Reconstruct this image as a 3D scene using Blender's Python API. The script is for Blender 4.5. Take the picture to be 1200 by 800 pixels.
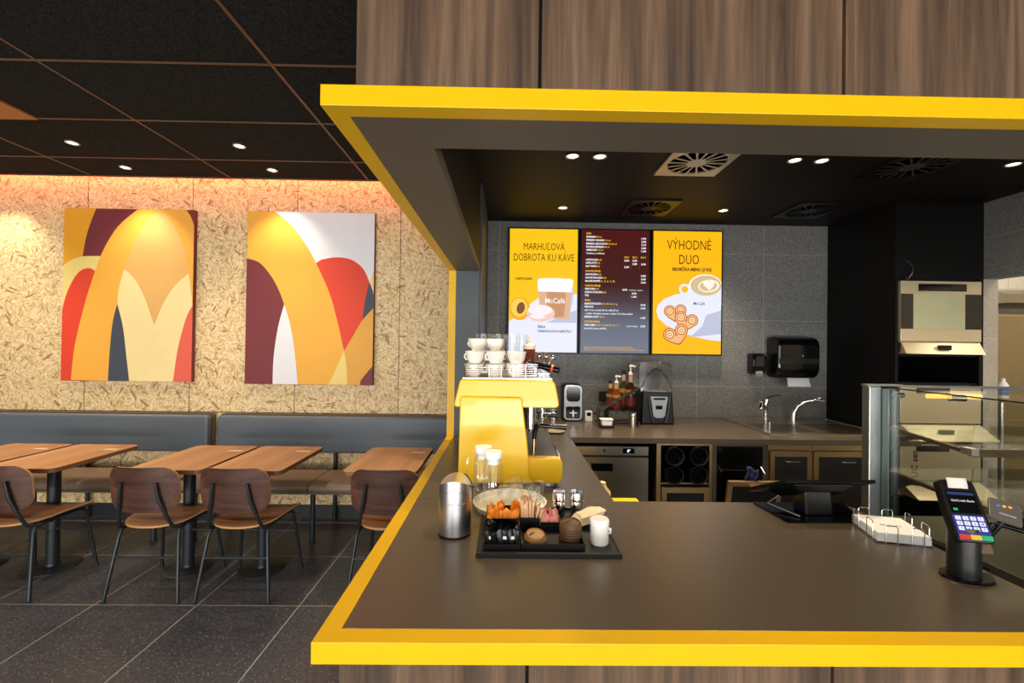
import bpy, math, random
from mathutils import Vector, Matrix
random.seed(7)
S = bpy.context.scene
COL = S.collection
for o in list(bpy.data.objects): bpy.data.objects.remove(o)
PI = math.pi

# ------------------------------------------------------------------ camera, world, big lights, exposure
cam = bpy.data.cameras.new('camera'); cam.sensor_width = 36.0; cam.lens = 510.7 / 1200 * 36.0
cam.clip_start = 0.02; cam.clip_end = 60
co = bpy.data.objects.new('camera', cam); COL.objects.link(co)
def set_camera(yaw, pitch, roll):
    fw = Vector((math.sin(yaw) * math.cos(pitch), math.cos(yaw) * math.cos(pitch), math.sin(pitch)))
    rt = Vector((math.cos(yaw), -math.sin(yaw), 0)); up = rt.cross(fw)
    r = rt * math.cos(roll) + up * math.sin(roll); u = up * math.cos(roll) - rt * math.sin(roll)
    m = Matrix((r, u, -fw)).transposed().to_4x4(); m.translation = (0, 0, 1.56); co.matrix_world = m
set_camera(.0121, .0079, .0134)
S.camera = co
S.view_settings.view_transform = 'Standard'; S.view_settings.look = 'None'
S.view_settings.gamma = 1; S.view_settings.use_curve_mapping = False
S.view_settings.exposure = 0.2
S.cycles.transparent_max_bounces = 40
W = bpy.data.worlds.new('world'); S.world = W; W.use_nodes = True
W.node_tree.nodes['Background'].inputs[0].default_value = (.75, .85, 1, 1)
W.node_tree.nodes['Background'].inputs[1].default_value = .25
def area(name, loc, rot, sx, sy, power, col):
    l = bpy.data.lights.new(name, 'AREA'); l.shape = 'RECTANGLE'; l.size = sx; l.size_y = sy; l.energy = power; l.color = col
    o = bpy.data.objects.new(name, l); o.location = loc; o.rotation_euler = rot; COL.objects.link(o); return o
# daylight through the glazed street front behind the camera, an added upward fill, and the lit kitchen beyond the side opening
area('daylight_window', (-3.6, -3.95, 1.55), (PI/2, 0, 0), 4.4, 2.5, 132, (1, .97, .93))
area('daylight_window', (1.6, -3.95, 1.55), (PI/2, 0, 0), 4.2, 2.5, 120, (1, .98, .96))
area('pavement_daylight', (-1.0, -3.9, .35), (math.radians(132), 0, 0), 9.0, .5, 270, (1, .96, .9))  # added fill aimed upward, stands in for pavement bounce on the undersides
area('kitchen_lamp', (4.5, 2.9, 2.9), (0, 0, 0), .9, 1.6, 34, (1, .86, .66))
DINING_SPOT = 26.0
KITCHEN_SPOT = 46.0

# ------------------------------------------------------------------ materials
def lin(h):
    h = h.lstrip('#'); out = []
    for i in (0, 2, 4):
        c = int(h[i:i+2], 16) / 255.0
        out.append(c / 12.92 if c <= .04045 else ((c + .055) / 1.055) ** 2.4)
    return (*out, 1)
MC = {}
def mat(name, col, rough=.5, metal=0, bump=0, bscale=60, var=0, vscale=8, spec=.5, coat=0, emit=None, estr=1, stretch=None):
    if name in MC: return MC[name]
    m = bpy.data.materials.new(name); m.use_nodes = True; nt = m.node_tree; b = nt.nodes['Principled BSDF']
    c = lin(col) if isinstance(col, str) else col
    b.inputs['Base Color'].default_value = c; b.inputs['Roughness'].default_value = rough; b.inputs['Metallic'].default_value = metal
    b.inputs['Specular IOR Level'].default_value = spec; b.inputs['Coat Weight'].default_value = coat
    tc = nt.nodes.new('ShaderNodeTexCoord'); mp = nt.nodes.new('ShaderNodeMapping'); nt.links.new(tc.outputs['Object'], mp.inputs[0])
    if stretch: mp.inputs['Scale'].default_value = stretch
    n = nt.nodes.new('ShaderNodeTexNoise'); n.inputs['Scale'].default_value = vscale; n.inputs['Detail'].default_value = 4
    nt.links.new(mp.outputs[0], n.inputs[0])
    v = var if var else .04
    mx = nt.nodes.new('ShaderNodeMixRGB'); mx.inputs[1].default_value = tuple(x * (1 - v) for x in c[:3]) + (1,)
    mx.inputs[2].default_value = tuple(min(1, x * (1 + v)) for x in c[:3]) + (1,)
    nt.links.new(n.outputs[0], mx.inputs[0]); nt.links.new(mx.outputs[0], b.inputs['Base Color'])
    if bump:
        n2 = nt.nodes.new('ShaderNodeTexNoise'); n2.inputs['Scale'].default_value = bscale; n2.inputs['Detail'].default_value = 3
        nt.links.new(mp.outputs[0], n2.inputs[0])
        bp = nt.nodes.new('ShaderNodeBump'); bp.inputs['Strength'].default_value = bump; bp.inputs['Distance'].default_value = .002
        nt.links.new(n2.outputs[0], bp.inputs['Height']); nt.links.new(bp.outputs[0], b.inputs['Normal'])
    if emit:
        b.inputs['Emission Color'].default_value = lin(emit); b.inputs['Emission Strength'].default_value = estr
    MC[name] = m; return m
def emis(name, col, s=1.0):
    if name in MC: return MC[name]
    m = bpy.data.materials.new(name); m.use_nodes = True; nt = m.node_tree; b = nt.nodes['Principled BSDF']
    b.inputs['Base Color'].default_value = (.01, .01, .01, 1); b.inputs['Roughness'].default_value = .4; b.inputs['Specular IOR Level'].default_value = .1
    b.inputs['Emission Color'].default_value = lin(col); b.inputs['Emission Strength'].default_value = s
    MC[name] = m; return m
def glass(name, tint='f4fbf8', refl=.06, edge=.6, rough=.02):
    if name in MC: return MC[name]
    m = bpy.data.materials.new(name); m.use_nodes = True; nt = m.node_tree
    for n in list(nt.nodes):
        if n.type != 'OUTPUT_MATERIAL': nt.nodes.remove(n)
    out = [n for n in nt.nodes if n.type == 'OUTPUT_MATERIAL'][0]
    t = nt.nodes.new('ShaderNodeBsdfTransparent'); t.inputs[0].default_value = lin(tint)
    g = nt.nodes.new('ShaderNodeBsdfGlossy'); g.inputs['Roughness'].default_value = rough; g.inputs[0].default_value = (.95, .97, .97, 1)
    lw = nt.nodes.new('ShaderNodeLayerWeight'); lw.inputs[0].default_value = .35
    mr = nt.nodes.new('ShaderNodeMapRange'); mr.inputs[3].default_value = refl; mr.inputs[4].default_value = edge
    nt.links.new(lw.outputs['Facing'], mr.inputs[0])
    mx = nt.nodes.new('ShaderNodeMixShader'); nt.links.new(mr.outputs[0], mx.inputs[0]); nt.links.new(t.outputs[0], mx.inputs[1]); nt.links.new(g.outputs[0], mx.inputs[2])
    nt.links.new(mx.outputs[0], out.inputs[0]); MC[name] = m; return m
def wood(name, c1, c2, c3, axis='z', rough=.45, scale=1.0, band=1.0):
    if name in MC: return MC[name]
    m = bpy.data.materials.new(name); m.use_nodes = True; nt = m.node_tree; b = nt.nodes['Principled BSDF']; N = nt.nodes.new; Lk = nt.links.new
    tc = N('ShaderNodeTexCoord'); mp = N('ShaderNodeMapping'); Lk(tc.outputs['Object'], mp.inputs[0])
    s = {'x': (1.2, 26, 26), 'y': (26, 1.2, 26), 'z': (26, 26, 1.2)}[axis]
    mp.inputs['Scale'].default_value = tuple(v * scale for v in s)
    n1 = N('ShaderNodeTexNoise'); n1.inputs['Scale'].default_value = 1.0; n1.inputs['Detail'].default_value = 8; n1.inputs['Roughness'].default_value = .65; n1.inputs['Distortion'].default_value = .35
    Lk(mp.outputs[0], n1.inputs[0])
    mp2 = N('ShaderNodeMapping'); Lk(tc.outputs['Object'], mp2.inputs[0])
    s2 = {'x': (.5, 9, 9), 'y': (9, .5, 9), 'z': (9, 9, .5)}[axis]; mp2.inputs['Scale'].default_value = tuple(v * scale for v in s2)
    n2 = N('ShaderNodeTexNoise'); n2.inputs['Scale'].default_value = 1; n2.inputs['Detail'].default_value = 2; Lk(mp2.outputs[0], n2.inputs[0])
    mx = N('ShaderNodeMath'); mx.operation = 'MULTIPLY_ADD'; mx.inputs[1].default_value = band
    Lk(n2.outputs[0], mx.inputs[0]); Lk(n1.outputs[0], mx.inputs[2])
    dv = N('ShaderNodeMath'); dv.operation = 'DIVIDE'; dv.inputs[1].default_value = 1 + band; Lk(mx.outputs[0], dv.inputs[0])
    cr = N('ShaderNodeValToRGB'); e = cr.color_ramp.elements; e[0].position = .36; e[0].color = lin(c1); e[1].position = .64; e[1].color = lin(c3)
    k = e.new(.5); k.color = lin(c2); Lk(dv.outputs[0], cr.inputs[0]); Lk(cr.outputs[0], b.inputs['Base Color'])
    b.inputs['Roughness'].default_value = rough; MC[name] = m; return m
def osb():
    m = bpy.data.materials.new('osb board'); m.use_nodes = True; nt = m.node_tree; b = nt.nodes['Principled BSDF']; N = nt.nodes.new; Lk = nt.links.new
    tc = N('ShaderNodeTexCoord')
    def layer(off, cell, su, sv):
        mp = N('ShaderNodeMapping'); mp.inputs['Location'].default_value = (off, off * 1.7, off * .6); Lk(tc.outputs['Object'], mp.inputs[0])
        v = N('ShaderNodeTexVoronoi'); v.inputs['Scale'].default_value = cell; Lk(mp.outputs[0], v.inputs[0])
        sep = N('ShaderNodeSeparateColor'); Lk(v.outputs['Color'], sep.inputs[0])
        ang = N('ShaderNodeMath'); ang.operation = 'MULTIPLY'; ang.inputs[1].default_value = 6.283; Lk(sep.outputs[0], ang.inputs[0])
        vr = N('ShaderNodeVectorRotate'); vr.rotation_type = 'Y_AXIS'; Lk(mp.outputs[0], vr.inputs['Vector']); Lk(ang.outputs[0], vr.inputs['Angle'])
        ml = N('ShaderNodeVectorMath'); ml.operation = 'MULTIPLY'; ml.inputs[1].default_value = (su, 1, sv); Lk(vr.outputs[0], ml.inputs[0])
        v2 = N('ShaderNodeTexVoronoi'); v2.inputs['Scale'].default_value = 1; Lk(ml.outputs[0], v2.inputs[0])
        s2 = N('ShaderNodeSeparateColor'); Lk(v2.outputs['Color'], s2.inputs[0]); return s2, v2
    a, av = layer(0, 14, 19, 95); c, cv = layer(3.3, 19, 26, 130); d, dv = layer(7.7, 9, 12, 70)
    def math_(op, i0, i1=None, v=None):
        n = N('ShaderNodeMath'); n.operation = op; Lk(i0, n.inputs[0])
        if i1 is not None: Lk(i1, n.inputs[1])
        if v is not None: n.inputs[1].default_value = v
        return n.outputs[0]
    sel = math_('GREATER_THAN', a.outputs[1], v=.52)
    mixv = N('ShaderNodeMix'); Lk(sel, mixv.inputs[0]); Lk(a.outputs[2], mixv.inputs[2]); Lk(c.outputs[2], mixv.inputs[3])
    cr = N('ShaderNodeValToRGB'); e = cr.color_ramp.elements
    e[0].position = 0; e[0].color = lin('b7966c'); e[1].position = 1; e[1].color = lin('f0dcb4')
    for p_, h_ in ((.12, 'bf9c66'), (.3, 'd6b882'), (.55, 'e2c894'), (.8, 'ecd6a6')):
        k = e.new(p_); k.color = lin(h_)
    Lk(mixv.outputs[0], cr.inputs[0])
    dark = math_('GREATER_THAN', d.outputs[1], v=.955)
    mm = N('ShaderNodeMixRGB'); Lk(math_('MULTIPLY', dark, v=.75), mm.inputs[0]); Lk(cr.outputs[0], mm.inputs[1]); mm.inputs[2].default_value = lin('8a5f38')
    Lk(mm.outputs[0], b.inputs['Base Color']); b.inputs['Roughness'].default_value = .55
    bp = N('ShaderNodeBump'); bp.inputs['Strength'].default_value = .5; bp.inputs['Distance'].default_value = .002; Lk(mixv.outputs[0], bp.inputs['Height']); Lk(bp.outputs[0], b.inputs['Normal'])
    return m
def tile(name, ca, cb, joint, size, jw, ox, oy, oz, planes, rough=.4, speck=200, fleck=None, fscale=90, fth=.1, base_vs=3, spec=.5):
    """speckled stone tile; planes: which two axes carry the joint grid, e.g. 'xz'"""
    m = bpy.data.materials.new(name); m.use_nodes = True; nt = m.node_tree; b = nt.nodes['Principled BSDF']; N = nt.nodes.new; Lk = nt.links.new
    g = N('ShaderNodeNewGeometry'); sp = N('ShaderNodeSeparateXYZ'); Lk(g.outputs['Position'], sp.inputs[0])
    def M(op, a, v=None, b2=None):
        n = N('ShaderNodeMath'); n.operation = op
        Lk(a, n.inputs[0])
        if v is not None: n.inputs[1].default_value = v
        if b2 is not None: Lk(b2, n.inputs[1])
        return n.outputs[0]
    js = []
    for ax in planes:
        o_ = {'x': ox, 'y': oy, 'z': oz}[ax]
        s_ = size if not isinstance(size, dict) else size[ax]
        q = M('ADD', sp.outputs['xyz'.index(ax)], -o_ + 100 * s_); q = M('DIVIDE', q, s_); q = M('FRACT', q); q = M('SUBTRACT', q, .5); q = M('ABSOLUTE', q); js.append(M('GREATER_THAN', q, .5 - jw / s_ / 2))
    j = js[0]
    for k in js[1:]: j = M('MAXIMUM', j, b2=k)
    n1 = N('ShaderNodeTexNoise'); n1.inputs['Scale'].default_value = speck; n1.inputs['Detail'].default_value = 3; Lk(g.outputs['Position'], n1.inputs[0])
    n0 = N('ShaderNodeTexNoise'); n0.inputs['Scale'].default_value = base_vs; Lk(g.outputs['Position'], n0.inputs[0])
    cr = N('ShaderNodeValToRGB'); cr.color_ramp.elements[0].position = .38; cr.color_ramp.elements[0].color = lin(ca); cr.color_ramp.elements[1].position = .62; cr.color_ramp.elements[1].color = lin(cb)
    Lk(n1.outputs[0], cr.inputs[0]); cur = cr.outputs[0]
    if fleck:
        vo = N('ShaderNodeTexVoronoi'); vo.inputs['Scale'].default_value = fscale; Lk(g.outputs['Position'], vo.inputs[0])
        se = N('ShaderNodeSeparateColor'); Lk(vo.outputs['Color'], se.inputs[0])
        th = M('MULTIPLY', se.outputs[0], fth * 2); ls = N('ShaderNodeMath'); ls.operation = 'LESS_THAN'; Lk(vo.outputs['Distance'], ls.inputs[0]); Lk(th, ls.inputs[1])
        pick = M('GREATER_THAN', se.outputs[1], .45); pf = M('MULTIPLY', ls.outputs[0], b2=pick)
        mf = N('ShaderNodeMixRGB'); Lk(pf, mf.inputs[0]); Lk(cur, mf.inputs[1]); mf.inputs[2].default_value = lin(fleck); cur = mf.outputs[0]
    mj = N('ShaderNodeMixRGB'); Lk(j, mj.inputs[0]); Lk(cur, mj.inputs[1]); mj.inputs[2].default_value = lin(joint); Lk(mj.outputs[0], b.inputs['Base Color'])
    mr = N('ShaderNodeMapRange'); mr.inputs[3].default_value = rough * .8; mr.inputs[4].default_value = rough * 1.25; Lk(n0.outputs[0], mr.inputs[0]); Lk(mr.outputs[0], b.inputs['Roughness'])
    b.inputs['Specular IOR Level'].default_value = spec
    MC[name] = m; return m

YEL = mat('yellow lacquer', 'deb000', .36, spec=.35)
YELM = mat('machine yellow', 'e2b604', .3, coat=.2)
BROWN = mat('dark brown laminate', '4f463b', .25, var=.05, vscale=200, bump=.15, bscale=700)
SOFF = mat('soffit brown grey', '5a544d', .5, var=.08, vscale=5, stretch=(1, 8, 8))
KBLK = mat('satin dark brown ceiling', '100a07', .6, spec=.25)
BLK = mat('black plastic', '070708', .35, spec=.35)
BLKG = mat('black gloss', '08080a', .12)
LINER = mat('dark steel liner', '6a645c', .4, .8)
BLKM = mat('matt black board', '060606', .6)
CAB = mat('black cabinet laminate', '070707', .55, spec=.25)
CHR = mat('chrome', 'e8e8ea', .08, 1)
STL = mat('brushed steel', 'bdb5a4', .3, 1, var=.06, vscale=30, stretch=(1, 1, 25))
STLW = mat('steel trim warm', 'dcbd8c', .33, 1, var=.05, vscale=20)
STLM = mat('satin steel', 'a9adae', .38, 1)
FRM = mat('dark steel tube', '34383c', .42, .55)
WHT = mat('white glazed china', 'eeeae2', .2)
WPL = mat('white plastic', 'f1f1ef', .35)
GRYP = mat('slate panel', '3f474d', .5, var=.05)
LED = emis('lamp led', 'ffeed2', 6)
GL = glass('clear drinking glass', 'feffff', refl=.05, edge=.5, rough=.05)
GLP = glass('clear glass pane', 'f7faf8', refl=.03, edge=.28)
GLE = mat('green glass edge', '566b66', .15, spec=.6)
SMK = glass('smoked plastic hood', 'dcd8d0', refl=.04, edge=.35, rough=.08)

# ------------------------------------------------------------------ mesh builder
class G:
    def __init__(s): s.v = []; s.f = []; s.m = []; s.mi = 0
    def _f(s, idx): s.f.append(tuple(idx)); s.m.append(s.mi)
    def box(s, x0, y0, z0, x1, y1, z1, M=None):
        b = len(s.v)
        p = [(x0,y0,z0),(x1,y0,z0),(x1,y1,z0),(x0,y1,z0),(x0,y0,z1),(x1,y0,z1),(x1,y1,z1),(x0,y1,z1)]
        s.v += [Vector(q) if M is None else M @ Vector(q) for q in p]
        for q in ((0,3,2,1),(4,5,6,7),(0,1,5,4),(1,2,6,5),(2,3,7,6),(3,0,4,7)): s._f(b + i for i in q)
        return s
    def hexa(s, pts):
        b = len(s.v); s.v += [Vector(q) for q in pts]
        for q in ((0,3,2,1),(4,5,6,7),(0,1,5,4),(1,2,6,5),(2,3,7,6),(3,0,4,7)): s._f(b + i for i in q)
        return s
    def prism(s, pts, axis, a, c, M=None):
        """polygon of 2D points; axis = extrude axis; x:(y,z) y:(x,z) z:(x,y)"""
        n = len(pts); b = len(s.v)
        def mk(p, t):
            q = {'x': (t, p[0], p[1]), 'y': (p[0], t, p[1]), 'z': (p[0], p[1], t)}[axis]
            return Vector(q) if M is None else M @ Vector(q)
        s.v += [mk(p, a) for p in pts] + [mk(p, c) for p in pts]
        s._f(range(b, b + n)); s._f(range(b + 2 * n - 1, b + n - 1, -1))
        for i in range(n):
            j = (i + 1) % n; s._f((b + i, b + n + i, b + n + j, b + j))
        return s
    def cyl(s, p0, p1, r0, r1=None, n=20, caps=True):
        r1 = r0 if r1 is None else r1; p0 = Vector(p0); p1 = Vector(p1); d = (p1 - p0).normalized()
        a = Vector((0, 0, 1)) if abs(d.z) < .9 else Vector((1, 0, 0)); u = d.cross(a).normalized(); w = d.cross(u); b = len(s.v)
        for p, r in ((p0, r0), (p1, r1)):
            for i in range(n):
                t = 2 * PI * i / n; s.v.append(p + (u * math.cos(t) + w * math.sin(t)) * r)
        for i in range(n):
            j = (i + 1) % n; s._f((b + i, b + j, b + n + j, b + n + i))
        if caps: s._f(range(b + n - 1, b - 1, -1)); s._f(range(b + n, b + 2 * n))
        return s
    def tube(s, pts, r, n=8, closed=False):
        pts = [Vector(p) for p in pts]; k = len(pts); b = len(s.v); prev = None
        for i, p in enumerate(pts):
            if closed: d = (pts[(i + 1) % k] - pts[i - 1])
            elif i == 0: d = pts[1] - p
            elif i == k - 1: d = p - pts[i - 1]
            else: d = (pts[i + 1] - p).normalized() + (p - pts[i - 1]).normalized()
            d.normalize()
            if prev is None:
                a = Vector((0, 0, 1)) if abs(d.z) < .9 else Vector((1, 0, 0)); u = d.cross(a).normalized()
            else: u = (prev - d * prev.dot(d)).normalized()
            prev = u; w = d.cross(u); rr = r[i] if isinstance(r, (list, tuple)) else r
            for j in range(n):
                t = 2 * PI * j / n; s.v.append(p + (u * math.cos(t) + w * math.sin(t)) * rr)
        m = k if closed else k - 1
        for i in range(m):
            i2 = (i + 1) % k
            for j in range(n):
                j2 = (j + 1) % n; s._f((b + i * n + j, b + i * n + j2, b + i2 * n + j2, b + i2 * n + j))
        if not closed: s._f(range(b + n - 1, b - 1, -1)); s._f(range(b + (k - 1) * n, b + k * n))
        return s
    def lathe(s, prof, cx=0, cy=0, n=32, mod=None, M=None):
        b = len(s.v); k = len(prof)
        for r, z in prof:
            for i in range(n):
                t = 2 * PI * i / n; rr = r * (mod(t, z) if mod else 1)
                q = Vector((cx + rr * math.cos(t), cy + rr * math.sin(t), z)); s.v.append(q if M is None else M @ q)
        for a in range(k - 1):
            for i in range(n):
                j = (i + 1) % n; s._f((b + a * n + i, b + a * n + j, b + (a + 1) * n + j, b + (a + 1) * n + i))
        if prof[0][0] > 1e-6: s._f(range(b + n - 1, b - 1, -1))
        if prof[-1][0] > 1e-6: s._f(range(b + (k - 1) * n, b + k * n))
        return s
    def grid(s, fn, nu, nv, closed_u=False):
        b = len(s.v)
        for i in range(nu + 1):
            for j in range(nv + 1): s.v.append(Vector(fn(i / nu, j / nv)))
        for i in range(nu):
            for j in range(nv):
                a = b + i * (nv + 1) + j; s._f((a, a + nv + 1, a + nv + 2, a + 1))
        return s
    def poly(s, pts):
        b = len(s.v); s.v += [Vector(p) for p in pts]; s._f(range(b, b + len(pts))); return s
    def xf(s, M): s.v = [M @ v for v in s.v]; return s
    def build(s, name, mats, parent=None, smooth=False, bev=0, seg=2, origin=None, solid=0):
        if not isinstance(mats, (list, tuple)): mats = [mats]
        if parent is not None: off = parent_world(parent)
        elif origin is not None: off = Vector(origin)
        else:
            xs = [v.x for v in s.v]; ys = [v.y for v in s.v]; off = Vector(((min(xs)+max(xs))/2, (min(ys)+max(ys))/2, min(v.z for v in s.v)))
        me = bpy.data.meshes.new(name); me.from_pydata([tuple(v - off) for v in s.v], [], s.f)
        for m in mats: me.materials.append(m)
        for p, i in zip(me.polygons, s.m): p.material_index = min(i, len(mats) - 1); p.use_smooth = bool(smooth)
        me.validate(); me.update()
        if s.m and not solid:
            import bmesh
            bm = bmesh.new(); bm.from_mesh(me); bmesh.ops.recalc_face_normals(bm, faces=bm.faces) if not getattr(s, 'flat', False) else None; bm.to_mesh(me); bm.free()
        if smooth: me.set_sharp_from_angle(angle=math.radians(38 if smooth is True else smooth))
        o = bpy.data.objects.new(name, me); COL.objects.link(o)
        if parent is not None: o.parent = parent
        else: o.location = off
        if solid:
            md = o.modifiers.new('solid', 'SOLIDIFY'); md.thickness = solid; md.offset = 0
        if bev:
            md = o.modifiers.new('bevel', 'BEVEL'); md.width = bev; md.segments = seg; md.limit_method = 'ANGLE'; md.angle_limit = math.radians(40)
        return o
WORLD = {}
def parent_world(p):
    v = Vector((0, 0, 0))
    while p is not None: v += p.location; p = p.parent
    return v
def thing(name, label, cat, loc, group=None):
    o = bpy.data.objects.new(name, None); COL.objects.link(o); o.location = loc; o.empty_display_size = .05
    o['label'] = label; o['category'] = cat
    if group: o['group'] = group
    return o
def tag(o, label, cat, group=None, kind=None):
    o['label'] = label; o['category'] = cat
    if group: o['group'] = group
    if kind: o['kind'] = kind
    return o
def struct(o): o['kind'] = 'structure'; return o
def dup(root, loc, label=None, rz=None, scale=None, cat=None):
    r = root.copy(); COL.objects.link(r); r.location = loc
    if label: r['label'] = label
    if rz is not None: r.rotation_euler = (0, 0, rz)
    if scale: r.scale = scale
    for ch in list(root.children):
        c = ch.copy(); COL.objects.link(c); c.parent = r
        for g in list(ch.children):
            d = g.copy(); COL.objects.link(d); d.parent = c
    return r
def rrect(x0, z0, x1, z1, r, n=5):
    pts = []
    for cx, cz, a0 in ((x1 - r, z0 + r, -PI/2), (x1 - r, z1 - r, 0), (x0 + r, z1 - r, PI/2), (x0 + r, z0 + r, PI)):
        for i in range(n + 1):
            a = a0 + PI / 2 * i / n; pts.append((cx + r * math.cos(a), cz + r * math.sin(a)))
    return pts
def dense(pts, d=.02):
    out = []
    for i in range(len(pts)):
        a = pts[i]; b = pts[(i+1) % len(pts)]; L_ = math.hypot(b[0]-a[0], b[1]-a[1]); k = max(1, int(L_/d))
        out += [(a[0]+(b[0]-a[0])*j/k, a[1]+(b[1]-a[1])*j/k) for j in range(k)]
    return out
def round_poly(pts, r, n=4):
    out = []; k = len(pts)
    for i in range(k):
        p = Vector(pts[i]); a = Vector(pts[i - 1]); b = Vector(pts[(i + 1) % k]); da = (a - p); db = (b - p)
        rr = r[i] if isinstance(r, (list, tuple)) else r
        t = min(rr, da.length / 2.1, db.length / 2.1); pa = p + da.normalized() * t; pb = p + db.normalized() * t
        for j in range(n + 1):
            u = j / n; out.append(tuple(pa * (1 - u) ** 2 + p * 2 * u * (1 - u) + pb * u * u))
    return out
def text_mesh(g, s, h, width=None, align='l', bold=0, M=None):
    """append lettering: cap height h, optional total width; mapped through M from (x, y) plane"""
    cu = bpy.data.curves.new('t', 'FONT'); cu.body = s; cu.size = h / .73; cu.resolution_u = 2; cu.offset = bold * h
    o = bpy.data.objects.new('t', cu); COL.objects.link(o); bpy.context.view_layer.update()
    me = bpy.data.meshes.new_from_object(o.evaluated_get(bpy.context.evaluated_depsgraph_get()))
    if len(me.vertices):
        xs = [v.co.x for v in me.vertices]; x0, x1 = min(xs), max(xs); sx = width / (x1 - x0) if width else 1.0
        w = (x1 - x0) * sx; sh = {'l': 0, 'c': -w / 2, 'r': -w}[align]; b = len(g.v)
        for v in me.vertices: g.v.append(M @ Vector(((v.co.x - x0) * sx + sh, v.co.y, 0)))
        for p in me.polygons: g._f(b + i for i in p.vertices)
    bpy.data.objects.remove(o); bpy.data.curves.remove(cu); bpy.data.meshes.remove(me)
    return g
# ------------------------------------------------------------------ the setting
YW = 3.92; ZC = 2.99; ZK = 2.674
FLOORM = tile('dark terrazzo tile', '34363d', '484a53', 'a09a90', .6, .006, -2.407, 2.605, 0, 'xy', .34, 60, fleck='9a9184', fscale=120, fth=.17)
TILEK = tile('grey granite wall tile', '5e5f5f', '828280', '9a9a98', .6, .004, 2.322, 0, 1.21, 'xz', .5, 90, fleck='38393b', fscale=110, fth=.22)
TILER = tile('grey granite side wall tile', '6a6b69', '8c8c88', 'a09f9a', .6, .004, 0, 3.229, 1.81, 'yz', .5, 150, fleck='55554f', fscale=180, fth=.2)
JAMB = tile('pale granite reveal', '9d958a', 'b5ada0', 'c4beb4', .6, .004, 0, 0, 1.654, 'z', .5, 150, fleck='77706a', fscale=180, fth=.2)  # paler than the side wall tile: kitchen light put into the colour
WTILE = tile('white wall tile', 'e6e2da', 'ece9e2', 'b9b4aa', .2, .004, 4.93, 0, 2.0, 'xz', .25, 20)
BASET = tile('dark skirting tile', '26282b', '313337', '55565a', .6, .005, -2.1, 0, 0, 'x', .35, 90, fleck='6a6a68', fscale=160, fth=.12)
WALLP = mat('painted wall', 'b9ae9d', .8, bump=.2)
CEILM = bpy.data.materials.new('black acoustic felt'); CEILM.use_nodes = True
_nt = CEILM.node_tree; _b = _nt.nodes['Principled BSDF']; _b.inputs['Roughness'].default_value = .95; _b.inputs['Specular IOR Level'].default_value = .1
_tc = _nt.nodes.new('ShaderNodeTexCoord'); _w = _nt.nodes.new('ShaderNodeTexNoise'); _w.inputs['Scale'].default_value = 70; _w.inputs['Detail'].default_value = 6; _w.inputs['Distortion'].default_value = 3
_nt.links.new(_tc.outputs['Object'], _w.inputs[0]); _c = _nt.nodes.new('ShaderNodeValToRGB'); _c.color_ramp.elements[0].position = .4; _c.color_ramp.elements[0].color = lin('0e0f0f'); _c.color_ramp.elements[1].position = .68; _c.color_ramp.elements[1].color = lin('353736')
_nt.links.new(_w.outputs[0], _c.inputs[0]); _nt.links.new(_c.outputs[0], _b.inputs['Base Color'])

struct(G().box(-7, -4, -.1, 3.577, YW + .1, 0).build('floor', FLOORM, origin=(0, 0, 0)))
struct(G().box(3.577, 1.5, -.1, 6.2, 4.5, 0).build('floor', FLOORM, origin=(0, 0, 0)))
OSBM = osb()
struct(G().box(-7, YW, 0, -.3, YW + .1, 3.3).build('wall_back', OSBM, origin=(0, 0, 0)))
# board joints: thin dark strips laid on the boards
g = G()
for x in (-5.63, -4.70, -3.745, -2.82, -1.89, -.965): g.box(x - .0025, YW - .0012, .9, x + .0025, YW + .001, 3.2)
for x in (-5.3, -4.36, -3.41, -2.47, -1.53, -.6): g.box(x - .0025, YW - .0012, 0, x + .0025, YW + .001, .9)
g.box(-7, YW - .0012, .925, -.4, YW + .001, .93)
struct(g.build('trim_1', mat('board joint shadow gap', '4a3523', .8)))
struct(G().box(-.42, YW, 0, 3.7, YW + .1, 3.2).build('wall_kitchen', TILEK, origin=(0, 0, 0)))
struct(G().box(-7, YW - .012, 0, -.40, YW, .115).build('baseboard_back', BASET))
struct(G().box(-7.1, -4, 0, -7, YW + .1, 3.3).build('wall_left', WALLP))
# street front with its window openings
struct(G().box(-7, -4.1, 0, 6.2, -4.0, .28).box(-7, -4.1, 2.82, 6.2, -4.0, 3.3).box(-1.35, -4.1, .28, -.55, -4, 2.82).box(3.75, -4.1, .28, 6.2, -4, 2.82).box(-7, -4.1, .28, -5.85, -4, 2.82).build('wall_front', WALLP))
for k, (a, b_) in enumerate(((-5.85, -1.35), (-.55, 3.75))):
    g = G(); g.box(a, -4.07, .28, a + .05, -4.03, 2.82).box(b_ - .05, -4.07, .28, b_, -4.03, 2.82).box(a + .05, -4.07, .28, b_ - .05, -4.03, .33).box(a + .05, -4.07, 2.77, b_ - .05, -4.03, 2.82)
    struct(g.build('window_%d' % (k + 1), FRM))
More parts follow.
